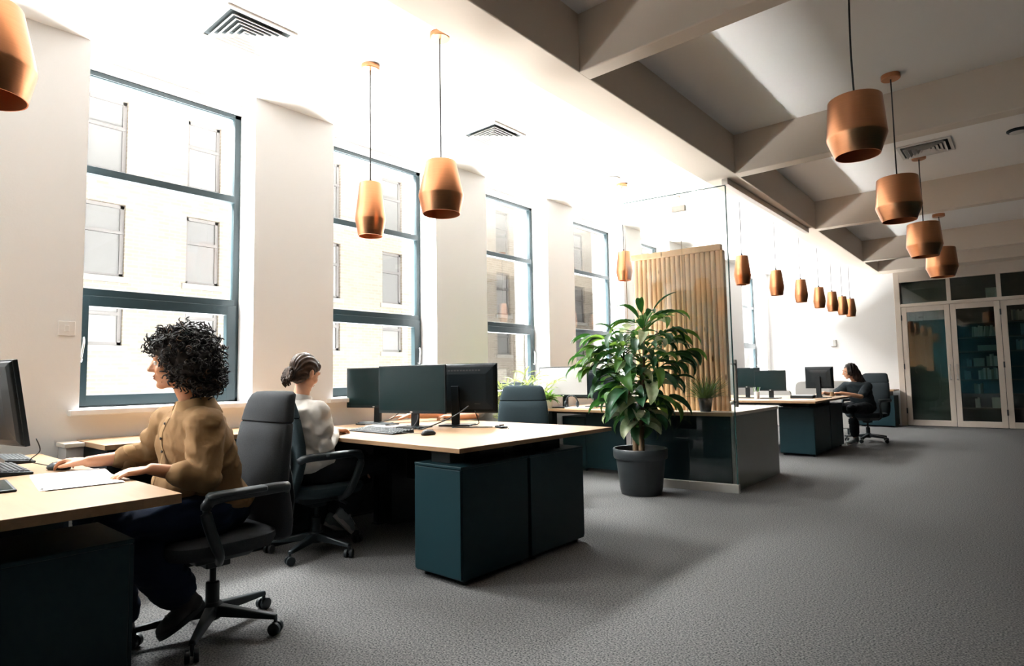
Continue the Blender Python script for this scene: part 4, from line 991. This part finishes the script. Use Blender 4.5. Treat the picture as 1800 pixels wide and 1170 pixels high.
def face_parts(body, P, Q, s=1.0, brow='hair'):
    for k in (-1, 1):
        b = MB(); b.ell(P(k*.031, .0765, .001), .0125*s, Q, 16, 12); ey = b.build('eye', M['eye'], body, world=True, smooth=60)
        b = MB(); b.ell(P(k*.031, .0862, .001), (.0058*s, .0035*s, .0058*s), Q, 14, 8); b.build('iris', M['iris'], ey, world=True, smooth=60)
        b = MB(); b.tube([P(k*.014, .093, .026), P(k*.032, .092, .033), P(k*.050, .078, .028)], [.003*s, .0042*s, .002*s], 6, smooth=4); b.build('eyebrow', M[brow], body, world=True, smooth=60)
    b = MB(); b.ell(P(0, .0905, -.0575), (.021*s, .0065*s, .0045*s), Q, 16, 8); b.ell(P(0, .0885, -.0670), (.018*s, .0075*s, .0055*s), Q, 16, 8); b.build('lips', M['lip'], body, world=True, smooth=60)
def hand_vol(b, wrist, f, n, side, curl=(.35, .45, .35), s=1.0, spread=.10, thumb_out=1.0):
    """palm with four fingers of different lengths and a thumb leaving its side; n = back of the hand, side = thumb side"""
    f = V(f).normalized(); n = V(n); n = (n - f*n.dot(f)).normalized(); sd = V(side); sd = (sd - f*sd.dot(f) - n*sd.dot(n)).normalized()
    w = V(wrist); Q = rotm(sd, f, n)
    b.ell(w + f*.048*s - n*.002, (.036*s, .052*s, .0145*s), Q, 20, 12)
    kn = [(.030, .086), (.010, .092), (-.010, .088), (-.028, .078)]; ln = [(.036,.024,.018), (.040,.027,.019), (.037,.025,.018), (.028,.019,.016)]
    for i, ((a, l), L) in enumerate(zip(kn, ln)):
        k = w + (sd*a + f*l)*s + n*.002
        b.limb([w + sd*a*.55*s + f*.012, k], [.0125*s, .0105*s], 12)
        d = (f + sd*spread*(a/.03)).normalized(); ang = 0; p = k; pts = [k]; 
        for seg in range(3):
            ang += curl[seg]*(1+.08*i); q = (d*math.cos(ang) - n*math.sin(ang)); p = p + q*L[seg]*s; pts.append(p)
        b.limb(pts, [.0096*s, .0086*s, .0078*s, .0066*s] if i < 3 else [.0085*s, .0075*s, .0068*s, .0058*s], 12)
    t0 = w + (f*.022 + sd*.022)*s - n*.004; t1 = t0 + (f*.030 + sd*.022*thumb_out - n*.008)*s; t2 = t1 + (f*.030 + sd*.008*thumb_out - n*.008)*s; t3 = t2 + (f*.022 - sd*.002 - n*.006)*s
    b.limb([t0, t1, t2, t3], [.0145*s, .0112*s, .0098*s, .0075*s], 12)
def folds(amp, sc, seed, dirv=(1, 1, 1)):
    off = V((seed*7.3, seed*3.1, seed*1.7)); dv = V(dirv)
    def f(p):
        q = V((p.x*sc*dv.x, p.y*sc*dv.y, p.z*sc*dv.z)) + off
        a = noise.noise(q); c_ = noise.noise(q*2.3)
        e_ = noise.noise(V((q.x*1.0 + q.z*1.3, q.y*1.0 - q.z*.9, q.z*.45))*1.25)
        return amp*((1-abs(a)*2.4)*.5 + (.55-abs(e_)*2.6)*1.0 + .4*c_)
    return f

def person(base, J, label, skin, vox=.0055):
    """J: joints in world space"""
    t = empty('person', base, 0, label, 'person')
    b = MB()
    Q, P = head_vol(b, V(J['head']), J['face'], J.get('up', (0,0,1)), J.get('hs', 1.0))
    nk = V(J['neck'])
    b.limb([V(J['head']) - V((0,0,.05)) - V(J['face']).normalized()*.012, nk + V((0,0,.02)), nk - V((0,0,.03))], [.050, .052, .060], 18)
    ch, wa, pe = V(J['chest']), V(J['waist']), V(J['pelvis'])
    b.limb([nk - V((0,0,.05)), ch, wa, pe], [.07, .105, .095, .105], 18)
    for k in ('L', 'R'):
        sh, el, wr = V(J[k+'sh']), V(J[k+'el']), V(J[k+'wr'])
        b.limb([nk - V((0,0,.05)), sh, sh.lerp(el, .5), el, el.lerp(wr, .35), wr], [.05, .047, .042, .035, .037, .0245], 16)
        h = J[k+'hand']; hand_vol(b, wr, *h)
        hp_, kn, an = V(J[k+'hip']), V(J[k+'kn']), V(J[k+'an'])
        b.limb([pe, hp_, hp_.lerp(kn, .5), kn, kn.lerp(an, .35), an], [.09, .066, .056, .043, .040, .030], 16)
        hl, toe = V(J[k+'heel']), V(J[k+'toe'])
        b.limb([an, an.lerp(hl.lerp(toe, .45), .7)], [.030, .022], 12)
    body = voxel(b, vox, 3, 'body', M[skin], t)
    return t, body, P, Q
def trousers(t, J, m, r=(.125, .100, .088, .076, .070, .064), seed=1, amp=.006):
    b = MB(); pe = V(J['pelvis'])
    b.ell(pe, (.175, .14, .115)); b.ell(pe + V((0,0,.06)), (.16, .125, .10))
    for k in ('L', 'R'):
        hp_, kn, an = V(J[k+'hip']), V(J[k+'kn']), V(J[k+'an'])
        b.limb([pe.lerp(hp_, .6), hp_, hp_.lerp(kn, .5), kn, kn.lerp(an, .45), an.lerp(kn, .12)], r, 18)
    return voxel(b, .011, 4, 'trousers', M[m], t, folds(amp, 9, seed, (1, 1, 1.6)))
def shoe(t, J, k, m, sole='sole'):
    hl, toe, an = V(J[k+'heel']), V(J[k+'toe']), V(J[k+'an'])
    d = (toe-hl).normalized(); upv = (an-hl); upv = (upv - d*upv.dot(d)).normalized(); sd = d.cross(upv).normalized(); Q = rotm(sd, d, upv)
    L = (toe-hl).length
    b = MB()
    b.ell(hl + d*.03 + upv*.030, (.036, .045, .040), Q); b.ell(hl + d*L*.55 + upv*.026, (.042, L*.36, .036), Q); b.ell(toe - d*.05 + upv*.020, (.044, .06, .028), Q); b.limb([hl + d*.055 + upv*.05, an.lerp(hl, .25)], [.042, .043])
    so = voxel(b, .007, 3, 'shoe', M[m], t)
    b = MB(); out = []
    for zz_ in (-.012, .012):
        out.append([hl + d*(L*.5 + (L*.5+.012)*math.cos(a)) + sd*math.sin(a)*(.038+.006*math.cos(a)) + upv*zz_ for a in [2*math.pi*j/28 for j in range(28)]])
    b.rings(out); b.build('sole', M[sole], so, world=True, smooth=40)
    b = MB()
    for i in range(4):
        c = hl + d*(L*.42+i*.026) + upv*(.064-.005*i); b.tube([c - sd*.022, c + upv*.005, c + sd*.022], .003, 6)
    b.build('laces', M['paper' if m != 'shoe_b' else 'cord'], so, world=True, smooth=60)
def top(t, J, name, m, rt, ra, cuff, seed, amp=.008, vox=.009, fs=9, hem=None, extra=None, sleeve_to=.45, parent=None):
    """loose upper garment; rt = radii for chest, waist, hem; ra = sleeve radii; cuff = fraction along the forearm"""
    b = MB(); nk, ch, wa, pe = V(J['neck']), V(J['chest']), V(J['waist']), V(J['pelvis'])
    Ls, Rs = V(J['Lsh']), V(J['Rsh']); ax = (Ls-Rs).normalized()
    fwd = V((ax.y, -ax.x, 0)) if True else None
    yy = V((-ax.y, ax.x, 0)).normalized()
    hm = pe + V((0,0,.04)) if hem is None else V(hem)
    b.loft([(nk + V((0,0,.0)), .060, .062, ax, yy), (nk - V((0,0,.03)), .095, .078, ax, yy), (nk.lerp(ch, .35), .175, .105, ax, yy), (ch, rt[0][0], rt[0][1], ax, yy), (ch.lerp(wa, .6), (rt[0][0]+rt[1][0])/2, (rt[0][1]+rt[1][1])/2, ax, yy), (wa, rt[1][0], rt[1][1], ax, yy), (hm, rt[2][0], rt[2][1], ax, yy), (hm - V((0,0,.03)), rt[2][0]*.9, rt[2][1]*.9, ax, yy)], 32, 2.3)
    for k in ('L', 'R'):
        sh, el, wr = V(J[k+'sh']), V(J[k+'el']), V(J[k+'wr'])
        if cuff is None:
            b.limb([nk - V((0,0,.06)), sh, sh.lerp(el, sleeve_to)], [.07, ra[0], ra[1]], 18)
        else:
            b.limb([nk - V((0,0,.06)), sh, sh.lerp(el, .5), el, el.lerp(wr, cuff*.6), el.lerp(wr, cuff)], [.07, ra[0], ra[1], ra[2], ra[3], ra[4]], 18)
    if extra: extra(b)
    return voxel(b, vox, 3, name, M[m], t, folds(amp, fs, seed, (1, 1, .75)))

# ---- woman in the tan shirt
J1 = dict(head=(-2.966, 1.100, 1.238), face=(-.44, -.89, -.05), up=(0,.03,1), neck=(-2.955, 1.165, 1.045), chest=(-2.955, 1.185, .865), waist=(-2.955, 1.22, .70), pelvis=(-2.96, 1.29, .555),
    Lsh=(-2.80, 1.165, .955), Rsh=(-3.11, 1.12, .955), Lel=(-2.735, 1.135, .735), Rel=(-3.235, 1.085, .800), Lwr=(-2.785, .945, .792), Rwr=(-3.265, .845, .797),
    Lhip=(-2.865, 1.22, .545), Rhip=(-3.05, 1.22, .545), Lkn=(-2.865, .84, .565), Rkn=(-3.06, .83, .56), Lan=(-2.86, 1.10, .225), Ran=(-3.06, .93, .115), Lheel=(-2.855, 1.185, .165), Ltoe=(-2.865, 1.02, .075), Rheel=(-3.06, .98, .035), Rtoe=(-3.07, .74, .02),
    Lhand=((-.45, -.87, -.08), (.1, -.05, 1), (-.87, .45, 0), (.25, .35, .3)), Rhand=((-.86, -.46, .06), (0, 0, 1), (.46, -.86, 0), (.30, .55, .40), 1.0, .10, .9))
w1, body1, P1, Q1 = person((-2.95, 1.25, 0), J1, 'woman with curly black hair in a tan shirt, using a mouse at the nearest desk', 'skin')
face_parts(body1, P1, Q1)
trousers(w1, J1, 'jeans', (.125, .106, .096, .086, .088, .088), seed=2)
shoe(w1, J1, 'L', 'shoe_b', 'plastic'); shoe(w1, J1, 'R', 'shoe_b', 'plastic')
def ex1(b):
    b.ell((-2.94, 1.275, .72), (.16, .085, .13)); b.ell((-2.93, 1.285, .645), (.165, .095, .070))       # shirt bloused out at the back
    b.ell((-2.95, 1.10, .69), (.14, .085, .09))
    b.ell((-2.745, 1.115, .745), (.058, .068, .058)); b.ell((-2.75, 1.05, .765), (.058, .06, .05))
sh1 = top(w1, J1, 'shirt', 'shirt', ((.205, .135), (.185, .135), (.18, .14)), (.078, .074, .066, .062, .056), .42, 3, .0095, .007, 8.5, extra=ex1)
# collar, placket, buttons, cuffs, pocket
b = MB(); nk = V(J1['neck']) - V((0,0,.012)); fd = V((-.25, -.97, 0)).normalized(); rx = V((fd.y, -fd.x, 0))
def collar_ring(r0, z, drop, op):
    return [nk + V((0, .012, 0)) + (rx*math.cos(a)*r0 + fd*math.sin(a)*r0*1.02) + V((0, 0, z - drop*max(0, math.sin(a)))) for a in [math.pi/2 + op + (2*math.pi-2*op)*j/28 for j in range(29)]]
b.rings([collar_ring(.076, -.01, .05, .16), collar_ring(.072, .025, .03, .20), collar_ring(.072, .044, .02, .26), collar_ring(.079, .044, .02, .26), collar_ring(.100, .006, .05, .22), collar_ring(.118, -.030, .085, .13)], closed=False)
co = b.build('collar', M['shirt_e'], sh1, world=True, smooth=60); sd_ = co.modifiers.new('thick', 'SOLIDIFY'); sd_.thickness = .005
def on_cloth(o, p, off):
    inv = chain(o).inverted(); ok, loc, nor, _ = o.closest_point_on_mesh(inv @ V(p))
    return chain(o) @ (loc + nor*off), (chain(o).to_3x3() @ nor).normalized()
pl_pts = [(-2.975, 1.06, 1.0), (-2.985, 1.03, .94), (-2.99, 1.02, .87), (-2.985, 1.0, .79), (-2.975, .98, .72), (-2.97, .98, .66)]
b = MB(); rr_ = []
for p in catmull([V(p) for p in pl_pts], .01, 5)[0]:
    q, n_ = on_cloth(sh1, p, .002); sdv = n_.cross(V((0,0,1))).normalized()
    a1, _ = on_cloth(sh1, q + sdv*.017, .0025); a2, _ = on_cloth(sh1, q - sdv*.017, .0025); rr_.append([a1, q + n_*.002, a2, q - n_*.004])
b.rings(rr_); b.build('placket', M['shirt_e'], sh1, world=True, smooth=50)
for i in range(5):
    q, n_ = on_cloth(sh1, V(pl_pts[0]).lerp(V(pl_pts[-1]), (i+.5)/5), .006); b = MB(); b.ell(q, (.006, .004, .006)); b.build('button', M['ink'], sh1, world=True, smooth=60)
for k, fr in (('L', .40), ('R', .42)):
    el, wr = V(J1[k+'el']), V(J1[k+'wr']); d_ = (wr-el).normalized(); a_ = d_.orthogonal().normalized(); c_ = d_.cross(a_)
    b = MB(); q0 = el.lerp(wr, fr)
    b.rings([[q0 + d_*o + (a_*math.cos(x) + c_*math.sin(x))*r for x in [2*math.pi*j/24 for j in range(24)]] for o, r in ((-.045, .052), (-.035, .061), (-.005, .060), (.008, .055), (.010, .048), (-.03, .046))], cap=False)
    b.build('rolled_cuff', M['shirt_e'], sh1, world=True, smooth=60)
# curly hair
hr = random.Random(5); HC = V(J1['head']); fdv = V(J1['face']).normalized()
blobs = [((-2.935, 1.155, 1.258), .124), ((-2.965, 1.088, 1.308), .086), ((-2.92, 1.18, 1.205), .098), ((-2.93, 1.145, 1.315), .092), ((-2.88, 1.125, 1.245), .094), ((-3.01, 1.165, 1.24), .096), ((-2.90, 1.20, 1.160), .070), ((-3.01, 1.10, 1.29), .078), ((-2.905, 1.075, 1.310), .070), ((-2.893, 1.10, 1.245), .056)]
b = MB()
for c, r in blobs: b.ell(c, r)
hair1 = voxel(b, .012, 1, 'hair', M['hair'], body1, lambda p: .016*noise.noise(p*28) + .012*noise.noise(p*55))
b = MB(); b2 = MB()
def face_zone(p):
    q = p - HC; fwd = q.dot(fdv); return fwd > .045 and q.z < .055
for i in range(2600):
    c, r = hr.choice(blobs); c = V(c)
    dv = V((hr.gauss(0,1), hr.gauss(0,1), hr.gauss(0,1))).normalized()
    p = c + dv*r*hr.uniform(.90, 1.10)
    if any((p-V(c2)).length < r2*.86 for c2, r2 in blobs) or face_zone(p): continue
    ax = (dv + V((hr.uniform(-.5,.5), hr.uniform(-.5,.5), hr.uniform(-.7,.2)))).normalized(); u = ax.orthogonal().normalized(); w_ = ax.cross(u)
    n_ = 10; cr_r = hr.uniform(.006, .012); ln_ = hr.uniform(.018, .042); ph = hr.uniform(0, 6.28); tw = hr.uniform(5, 10)
    pts = [p + ax*ln_*(k/n_) + (u*math.cos(ph+tw*k/n_) + w_*math.sin(ph+tw*k/n_))*cr_r for k in range(n_+1)]
    (b2 if hr.random() < .05 else b).tube(pts, [.0032]*n_+[.0012], 4)
b.build('curls', M['hair'], hair1, world=True, smooth=180); b2.build('brown_curls', M['hair_b'], hair1, world=True, smooth=180)
for k in (-1, 1):
    b = MB(); b.ell(P1(k*.079, -.005, -.045), .005); b.build('earring', M['steel'], body1, world=True, smooth=60)

# ---- woman in the light grey top
J2 = dict(head=(-3.675, 2.165, 1.195), face=(-.22, .93, -.34), up=(0, .3, 1), hs=.98, neck=(-3.68, 2.135, 1.015), chest=(-3.68, 2.165, .85), waist=(-3.68, 2.19, .69), pelvis=(-3.69, 2.215, .555),
    Lsh=(-3.845, 2.15, .935), Rsh=(-3.515, 2.175, .935), Lel=(-3.915, 2.26, .735), Rel=(-3.485, 2.205, .725), Lwr=(-3.885, 2.47, .793), Rwr=(-3.74, 2.44, .792),
    Lhip=(-3.78, 2.28, .545), Rhip=(-3.60, 2.28, .545), Lkn=(-3.80, 2.68, .555), Rkn=(-3.575, 2.67, .545), Lan=(-3.80, 2.47, .19), Ran=(-3.62, 2.43, .245), Lheel=(-3.80, 2.40, .145), Ltoe=(-3.80, 2.57, .045), Rheel=(-3.625, 2.365, .23), Rtoe=(-3.64, 2.50, .095),
    Lhand=((.10, .98, -.06), (0, 0, 1), (1, 0, 0), (.2, .3, .25)), Rhand=((-.42, .90, -.06), (0, 0, 1), (-.90, -.42, 0), (.2, .3, .25)))
w2, body2, P2, Q2 = person((-3.68, 2.2, 0), J2, 'woman with a dark low ponytail in a light grey top at the middle desk', 'skin2')
face_parts(body2, P2, Q2, .98, 'hair2')
trousers(w2, J2, 'trouser', seed=5)
shoe(w2, J2, 'L', 'shoe'); shoe(w2, J2, 'R', 'shoe')
def ex2(b):
    b.ell((-3.68, 2.125, .67), (.17, .10, .10)); b.ell((-3.67, 2.135, .60), (.17, .12, .07))
sh2 = top(w2, J2, 'sweatshirt', 'sweat', ((.20, .132), (.18, .135), (.178, .145)), (.074, .065, .053, .048, .040), .80, 6, .008, .008, 9, extra=ex2)
b = MB(); nk2 = V(J2['neck']); b.rings([[nk2 + V((math.cos(a)*r, math.sin(a)*r*1.05+.004, z + .012*math.sin(a)*-1)) for a in [2*math.pi*j/28 for j in range(28)]] for r, z in ((.064, -.015), (.066, .022), (.061, .034), (.057, .026), (.057, -.01))], cap=False); b.build('collar', M['white_tee'], sh2, world=True, smooth=60)
d2_, u2_, r2_ = Q2.col[1], Q2.col[2], Q2.col[0]
b = MB(); hc = V(J2['head'])
b.ell(hc + u2_*.034 - d2_*.028, (.0825, .100, .092), Q2, 24, 16); b.ell(hc - d2_*.052 - u2_*.015, (.072, .068, .075), Q2); b.ell(hc + u2_*.055 + d2_*.035, (.066, .05, .055), Q2)
b.ell(hc - d2_*.075 - u2_*.055, (.04, .04, .035), Q2)
def comb(p):
    q = p - (hc - d2_*.10 - u2_*.05); a = math.atan2(q.dot(r2_), q.dot(u2_)+.05); return .0022*math.sin(a*46) + .002*noise.noise(p*30)
hair2 = voxel(b, .006, 2, 'hair', M['hair2'], body2, comb)
pt0 = hc - d2_*.105 - u2_*.052
b = MB(); b.rings([[pt0 - d2_*o + (r2_*math.cos(a) + u2_*math.sin(a))*rr for a in [2*math.pi*j/20 for j in range(20)]] for o, rr in ((-.012,.020),(-.008,.027),(.006,.027),(.010,.020))], cap=False); b.build('hair_tie', M['ink'], hair2, world=True, smooth=50)
b = MB()
for i in range(60):
    a = hr.uniform(0, 6.283); o = (r2_*math.cos(a) + u2_*math.sin(a)); rr = hr.uniform(.2, 1)
    p0 = pt0 + o*.014*rr; p1 = p0 - d2_*.032 + o*.022*rr + u2_*.008; p2 = p1 - d2_*.020 + o*.008*rr - V((0,0,.036)); p3 = p2 + d2_*.020 - o*.010*rr - V((0,0,.032))
    b.tube([p0, p1, p2, p3], [.006, .0075, .007, .003], 6, smooth=4)
b.build('ponytail', M['hair2'], hair2, world=True, smooth=60)

# ---- long-haired woman at the back
J3 = dict(head=(-2.11, 10.80, 1.135), face=(-.55, -.80, -.22), up=(0, -.15, 1), hs=.98, neck=(-2.09, 10.90, .965), chest=(-2.09, 10.98, .82), waist=(-2.09, 11.06, .68), pelvis=(-2.10, 11.12, .555),
    Lsh=(-1.93, 10.95, .89), Rsh=(-2.25, 10.90, .89), Lel=(-1.93, 10.76, .735), Rel=(-2.33, 10.70, .745), Lwr=(-2.06, 10.46, .80), Rwr=(-2.30, 10.40, .80),
    Lhip=(-2.00, 11.04, .545), Rhip=(-2.20, 11.03, .545), Lkn=(-2.00, 10.62, .55), Rkn=(-2.24, 10.60, .55), Lan=(-1.99, 10.66, .12), Ran=(-2.24, 10.62, .12), Lheel=(-1.99, 10.71, .035), Ltoe=(-2.0, 10.47, .02), Rheel=(-2.24, 10.67, .035), Rtoe=(-2.25, 10.43, .02),
    Lhand=((-.7, -.7, 0), (0, 0, 1), (-.7, .7, 0), (.3, .4, .3)), Rhand=((-.3, -.95, 0), (0, 0, 1), (.95, -.3, 0), (.3, .4, .3)))
piv = V((-2.10, 11.12, 0)); newp = V((-2.08, 11.08, 0)); r3 = Matrix.Rotation(math.radians(-20), 3, 'Z')
for k_, v_ in list(J3.items()):
    if k_ == 'hs': continue
    if k_ in ('face', 'up'): J3[k_] = tuple(r3 @ V(v_))
    elif k_.endswith('hand'): J3[k_] = tuple(tuple(r3 @ V(q)) for q in v_[:3]) + tuple(v_[3:])
    else: J3[k_] = tuple(r3 @ (V(v_)-piv) + newp)
J3['face'] = tuple(Matrix.Rotation(math.radians(-8), 3, 'Z') @ V(J3['face']))
F3 = lambda x, y, z: r3 @ (V((x, y, z))-piv) + newp
w3, body3, P3, Q3 = person((-1.95, 11.0, 0), J3, 'woman with long dark hair in a black top working at the back desk', 'skin2', .007)
face_parts(body3, P3, Q3, .98, 'hair3')
trousers(w3, J3, 'trouser', seed=8)
shoe(w3, J3, 'L', 'shoe'); shoe(w3, J3, 'R', 'shoe')
top(w3, J3, 'black_top', 'tee', ((.19, .13), (.17, .13), (.175, .14)), (.074, .066, .05, .05, .05), None, 9, .006, .010, sleeve_to=.72)
d3_, u3_ = Q3.col[1], Q3.col[2]; hc3 = V(J3['head'])
b = MB(); b.ell(hc3 + u3_*.034 - d3_*.026, (.083, .098, .092), Q3); b.ell(hc3 - d3_*.05 - u3_*.03, (.076, .06, .09), Q3); b.ell(hc3 - d3_*.005 + Q3.col[0]*.05 - u3_*.01, (.035, .06, .07), Q3); b.ell(hc3 - d3_*.005 - Q3.col[0]*.05 - u3_*.01, (.035, .06, .07), Q3)
b.limb([hc3 - d3_*.06, hc3 - d3_*.10 - V((0,0,.10)), F3(-2.06, 11.03, .92), F3(-2.05, 11.08, .80)], [.075, .075, .072, .04])
b.limb([hc3 + Q3.col[0]*-.06, F3(-1.99, 10.90, 1.0), F3(-1.98, 10.97, .88)], [.04, .042, .025])
voxel(b, .009, 2, 'hair', M['hair3'], body3, lambda p: .004*math.sin(p.x*140+p.y*90) )

# ---- person hidden behind the monitors, resting hand in view
J4 = dict(head=(-4.03, 4.02, 1.10), face=(-.1, -.9, -.4), up=(0, -.3, 1), hs=.95, neck=(-4.03, 4.10, .955), chest=(-4.03, 4.13, .82), waist=(-4.03, 4.17, .68), pelvis=(-4.03, 4.20, .555),
    Lsh=(-3.88, 4.08, .885), Rsh=(-4.18, 4.06, .885), Lel=(-3.86, 3.98, .80), Rel=(-4.16, 3.76, .815), Lwr=(-4.02, 3.85, .795), Rwr=(-4.22, 3.50, .815),
    Lhip=(-3.93, 4.13, .545), Rhip=(-4.13, 4.13, .545), Lkn=(-3.92, 3.74, .55), Rkn=(-4.15, 3.74, .55), Lan=(-3.92, 3.82, .12), Ran=(-4.15, 3.82, .12), Lheel=(-3.92, 3.87, .035), Ltoe=(-3.92, 3.63, .02), Rheel=(-4.15, 3.87, .035), Rtoe=(-4.15, 3.63, .02),
    Lhand=((-.85, -.5, 0), (0, 0, 1), (-.5, .85, 0), (.25, .35, .3)), Rhand=((-.55, -.83, -.02), (0, 0, 1), (.83, -.55, 0), (.12, .22, .2)))
w4, body4, P4, Q4 = person((-4.03, 4.15, 0), J4, 'person in a white top hidden behind the monitors, only a resting hand showing', 'skin2', .006)
face_parts(body4, P4, Q4, .95, 'hair2')
trousers(w4, J4, 'trouser', seed=12)
shoe(w4, J4, 'L', 'shoe'); shoe(w4, J4, 'R', 'shoe')
top(w4, J4, 'white_top', 'white_tee', ((.185, .13), (.17, .13), (.175, .14)), (.072, .064, .05, .05, .05), None, 14, .006, .010, sleeve_to=.6)
d4_, u4_ = Q4.col[1], Q4.col[2]; hc4 = V(J4['head'])
b = MB(); b.ell(hc4 + u4_*.034 - d4_*.026, (.080, .095, .088), Q4); b.ell(hc4 - d4_*.05 - u4_*.02, (.072, .06, .075), Q4); voxel(b, .009, 2, 'hair', M['hair2'], body4)
st = empty('stool', (-4.03, 4.22, 0), 0, 'dark round stool under the person hidden behind the monitors', 'stool')
b = MB(); b.lathe([(.14,.395),(.18,.40),(.185,.43),(.17,.447),(.004,.447)], 32); b.build('seat', M['chair2'], st, smooth=40)
b = MB(); b.lathe([(.026,.02),(.026,.40)], 16); b.build('column', M['plastic'], st, smooth=40)
b = MB(); b.lathe([(.19,.0),(.19,.012),(.03,.03)], 32); b.build('base', M['plastic'], st, smooth=40)
